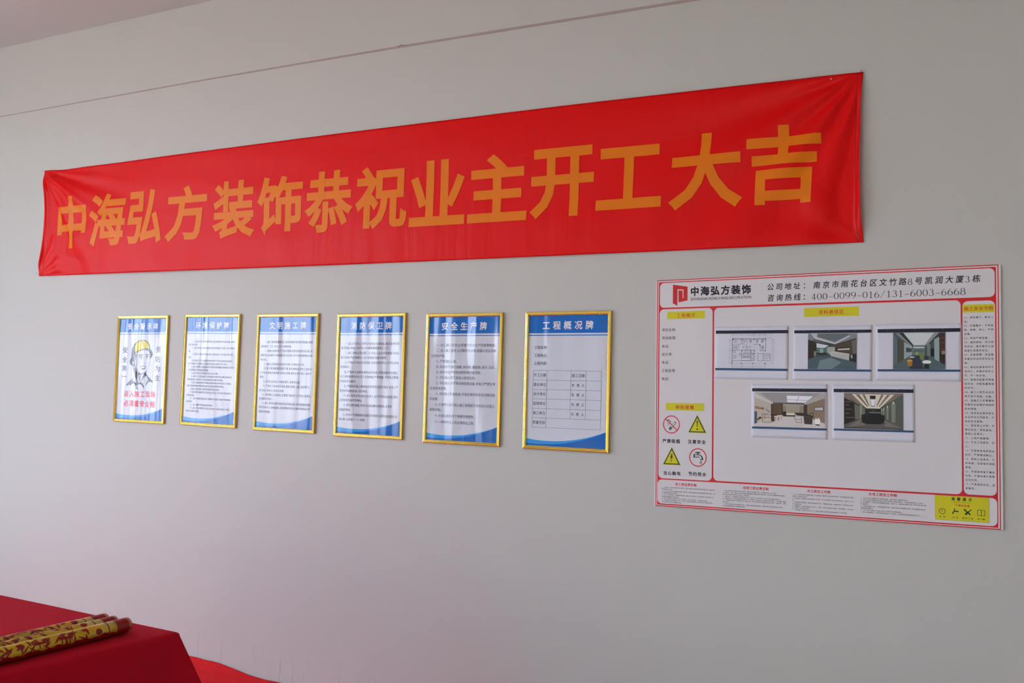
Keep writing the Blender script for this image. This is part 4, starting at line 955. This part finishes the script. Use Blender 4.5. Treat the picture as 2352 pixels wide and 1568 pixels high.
# confetti poppers
G1 = mat('foil_gold', (.60, .44, .02), .30, metal=.45, spec=.6, bump=[((30, 30, 30), .35, .003, 3)], var=(22, .45))
G2 = mat('foil_red', (.26, .008, .006), .30, metal=.2, spec=.5)
G3 = mat('foil_rim', (.55, .16, .06), .3, metal=.5)
POPL = ['gold foil tube with red print lying nearest the table edge', 'gold foil tube with red print lying in the middle of the three', 'gold foil tube with red print lying furthest from the table edge']
def pop(i, x_end, y_end, x_far, y_far, roll):
    R = .0228; L = .60
    d = Vector((x_far-x_end, y_far-y_end, 0)).normalized(); t = empty('confetti_tube', (x_end, y_end, TZ+.0032+R)); t.rotation_euler = (roll, 0, math.atan2(d.y, d.x))
    t.rotation_mode = 'XYZ'
    tag(t, POPL[i], 'party popper', 'gold foil tubes on the red tablecloth')
    def ringm(x0, x1, r0, m_, name, nseg=40, nl=2, r1=None, capa=False, capb=False):
        V = []; F = []
        for j in range(nl+1):
            x = x0+(x1-x0)*j/nl; r = r0+((r1 if r1 is not None else r0)-r0)*j/nl
            for q_ in range(nseg): a = 2*math.pi*q_/nseg; V.append((x, r*math.cos(a), r*math.sin(a)))
        for j in range(nl):
            for q_ in range(nseg): a = j*nseg+q_; b = j*nseg+(q_+1) % nseg; F.append((a, b, b+nseg, a+nseg))
        if capa: F.append(tuple(range(nseg-1, -1, -1)))
        if capb: F.append(tuple(nl*nseg+q_ for q_ in range(nseg)))
        return link(name, V, F, m_, t, True)
    ringm(.004, L-.004, R-.0006, G1, 'tube', nl=4, capa=True, capb=True)
    c = ringm(0, .010, R, G3, 'end_cap', nl=1, capa=True); ringm(L-.05, L, R+.0004, G2, 'twist_base', nl=2, capa=True, capb=True)
    # printed bands and marks wrapped on the tube
    def wrap(shape, name, m_, rr=R-.0001):
        V = []; F = []
        for pts in shape:
            # subdivide a closed outline into a fan of quads round the tube
            xs = [p[0] for p in pts]; cxm = sum(xs)/len(xs); cym = sum(p[1] for p in pts)/len(pts); b = len(V)
            rings_ = [[(cxm+(x-cxm)*s_, cym+(y-cym)*s_) for x, y in pts] for s_ in (.02, .5, 1)]
            for rg in rings_:
                for x, y in rg: a = y/R; V.append((x, rr*math.cos(a), rr*math.sin(a)))
            n_ = len(pts)
            for r_ in range(2):
                for q_ in range(n_): F.append((b+r_*n_+q_, b+r_*n_+(q_+1) % n_, b+(r_+1)*n_+(q_+1) % n_, b+(r_+1)*n_+q_))
        return link(name, V, F, m_, t, True)
    ringm(.010, .056, R-.0002, G2, 'red_band', nl=1); ringm(.086, .090, R-.0002, G2, 'red_band', nl=1)
    rr = random.Random(40+i); sh_ = []
    C0 = {0: .45, 1: 1.25, 2: 1.25}[i]  # side turned to the camera, in radians from the tube's own y axis
    cc = C0*R
    sh_.append([(.126+.012*math.cos(a*.35), cc-.004+.0095*math.sin(a*.35)) for a in range(18)])
    for kx in range(10):
        x = .175+kx*.044+rr.uniform(-.006, .006)
        for q_ in range(rr.randint(4, 7)):
            xa = x+rr.uniform(-.016, .016); ya = cc+rr.uniform(-.012, .016); ang = rr.choice((0, 1.57, .6, -.6))+rr.uniform(-.2, .2); l = rr.uniform(.008, .018); w_ = rr.uniform(.0022, .0052)
            ca, sa = math.cos(ang), math.sin(ang); P = []
            for s_ in range(7): tt = -1+s_/3; P.append((xa+ca*l*tt-sa*w_*(1-.5*abs(tt)), ya+sa*l*tt+ca*w_*(1-.5*abs(tt))))
            for s_ in range(6, -1, -1): tt = -1+s_/3; P.append((xa+ca*l*tt+sa*w_*(1-.8*abs(tt)), ya+sa*l*tt-ca*w_*(1-.8*abs(tt))))
            sh_.append(P)
        if kx % 2: sh_.append([(x+.012*math.cos(a*.45)*(1+.3*math.sin(a*1.7)), cc+.010+.006*math.sin(a*.45)) for a in range(14)])
    wrap(sh_, 'red_print', G2)
    # wavy red strip painted along the lower side as the tablecloth's reflection
    V = []; F = []
    for j in range(121):
        x = .04+.5*j/120; a0 = -.22+.12*math.sin(x*75)+.07*math.sin(x*190)
        for q_ in range(5): a = a0-q_*.38; V.append((x, (R-.0001)*math.cos(a), (R-.0001)*math.sin(a)))
    for j in range(120):
        for q_ in range(4): a = j*5+q_; F.append((a, a+5, a+6, a+1))
    link('cloth_reflection', V, F, G2, t, True)
for i, (a, b, c, d) in enumerate(((-2.626, -1.857, -2.590, -2.297), (-2.6735, -1.866, -2.6375, -2.297), (-2.7210, -1.862, -2.685, -2.297))):
    pop(i, a, b, c, d, 0)

# red floor cloth laid along the wall
V = []; F = []; NX, NY = 170, 60
CX0, CX1, CY0 = -6.3, -2.3, -2.9
for j in range(NY+1):
    v = (j/NY)**2
    for i in range(NX+1):
        x = CX0+(CX1-CX0)*i/NX; wav = .010*noise.noise(Vector((x*2.2, 0, 1)))+.006*noise.noise(Vector((x*7, 0, 4)))
        lap = .031*sstep(-3.85, -4.15, x)+.010+wav*.5*sstep(-3.4, -3.7, x)
        lap = max(.002, lap)
        y = -.006+(CY0)*v-.004*(1+math.sin(x*5))
        z = .003+lap*math.exp(-(v*abs(CY0)/.07)**1.2)+.004*max(0, noise.noise(Vector((x*4, y*3, 9))))*math.exp(-abs(y)*1.2)+.006*max(0, noise.noise(Vector((x*9+y*6, y*11, 2))))*math.exp(-abs(y)*2.5)
        V.append((x, y, z))
for j in range(NY):
    for i in range(NX): a = j*(NX+1)+i; F.append((a, a+NX+1, a+NX+2, a+1))
fc = link('floor_cloth', V, F, M_CARPET, None, True); s_ = fc.modifiers.new('thick', 'SOLIDIFY'); s_.thickness = .0015; s_.offset = -1
tag(fc, 'bright red cloth spread on the floor against the wall behind the table', 'carpet')
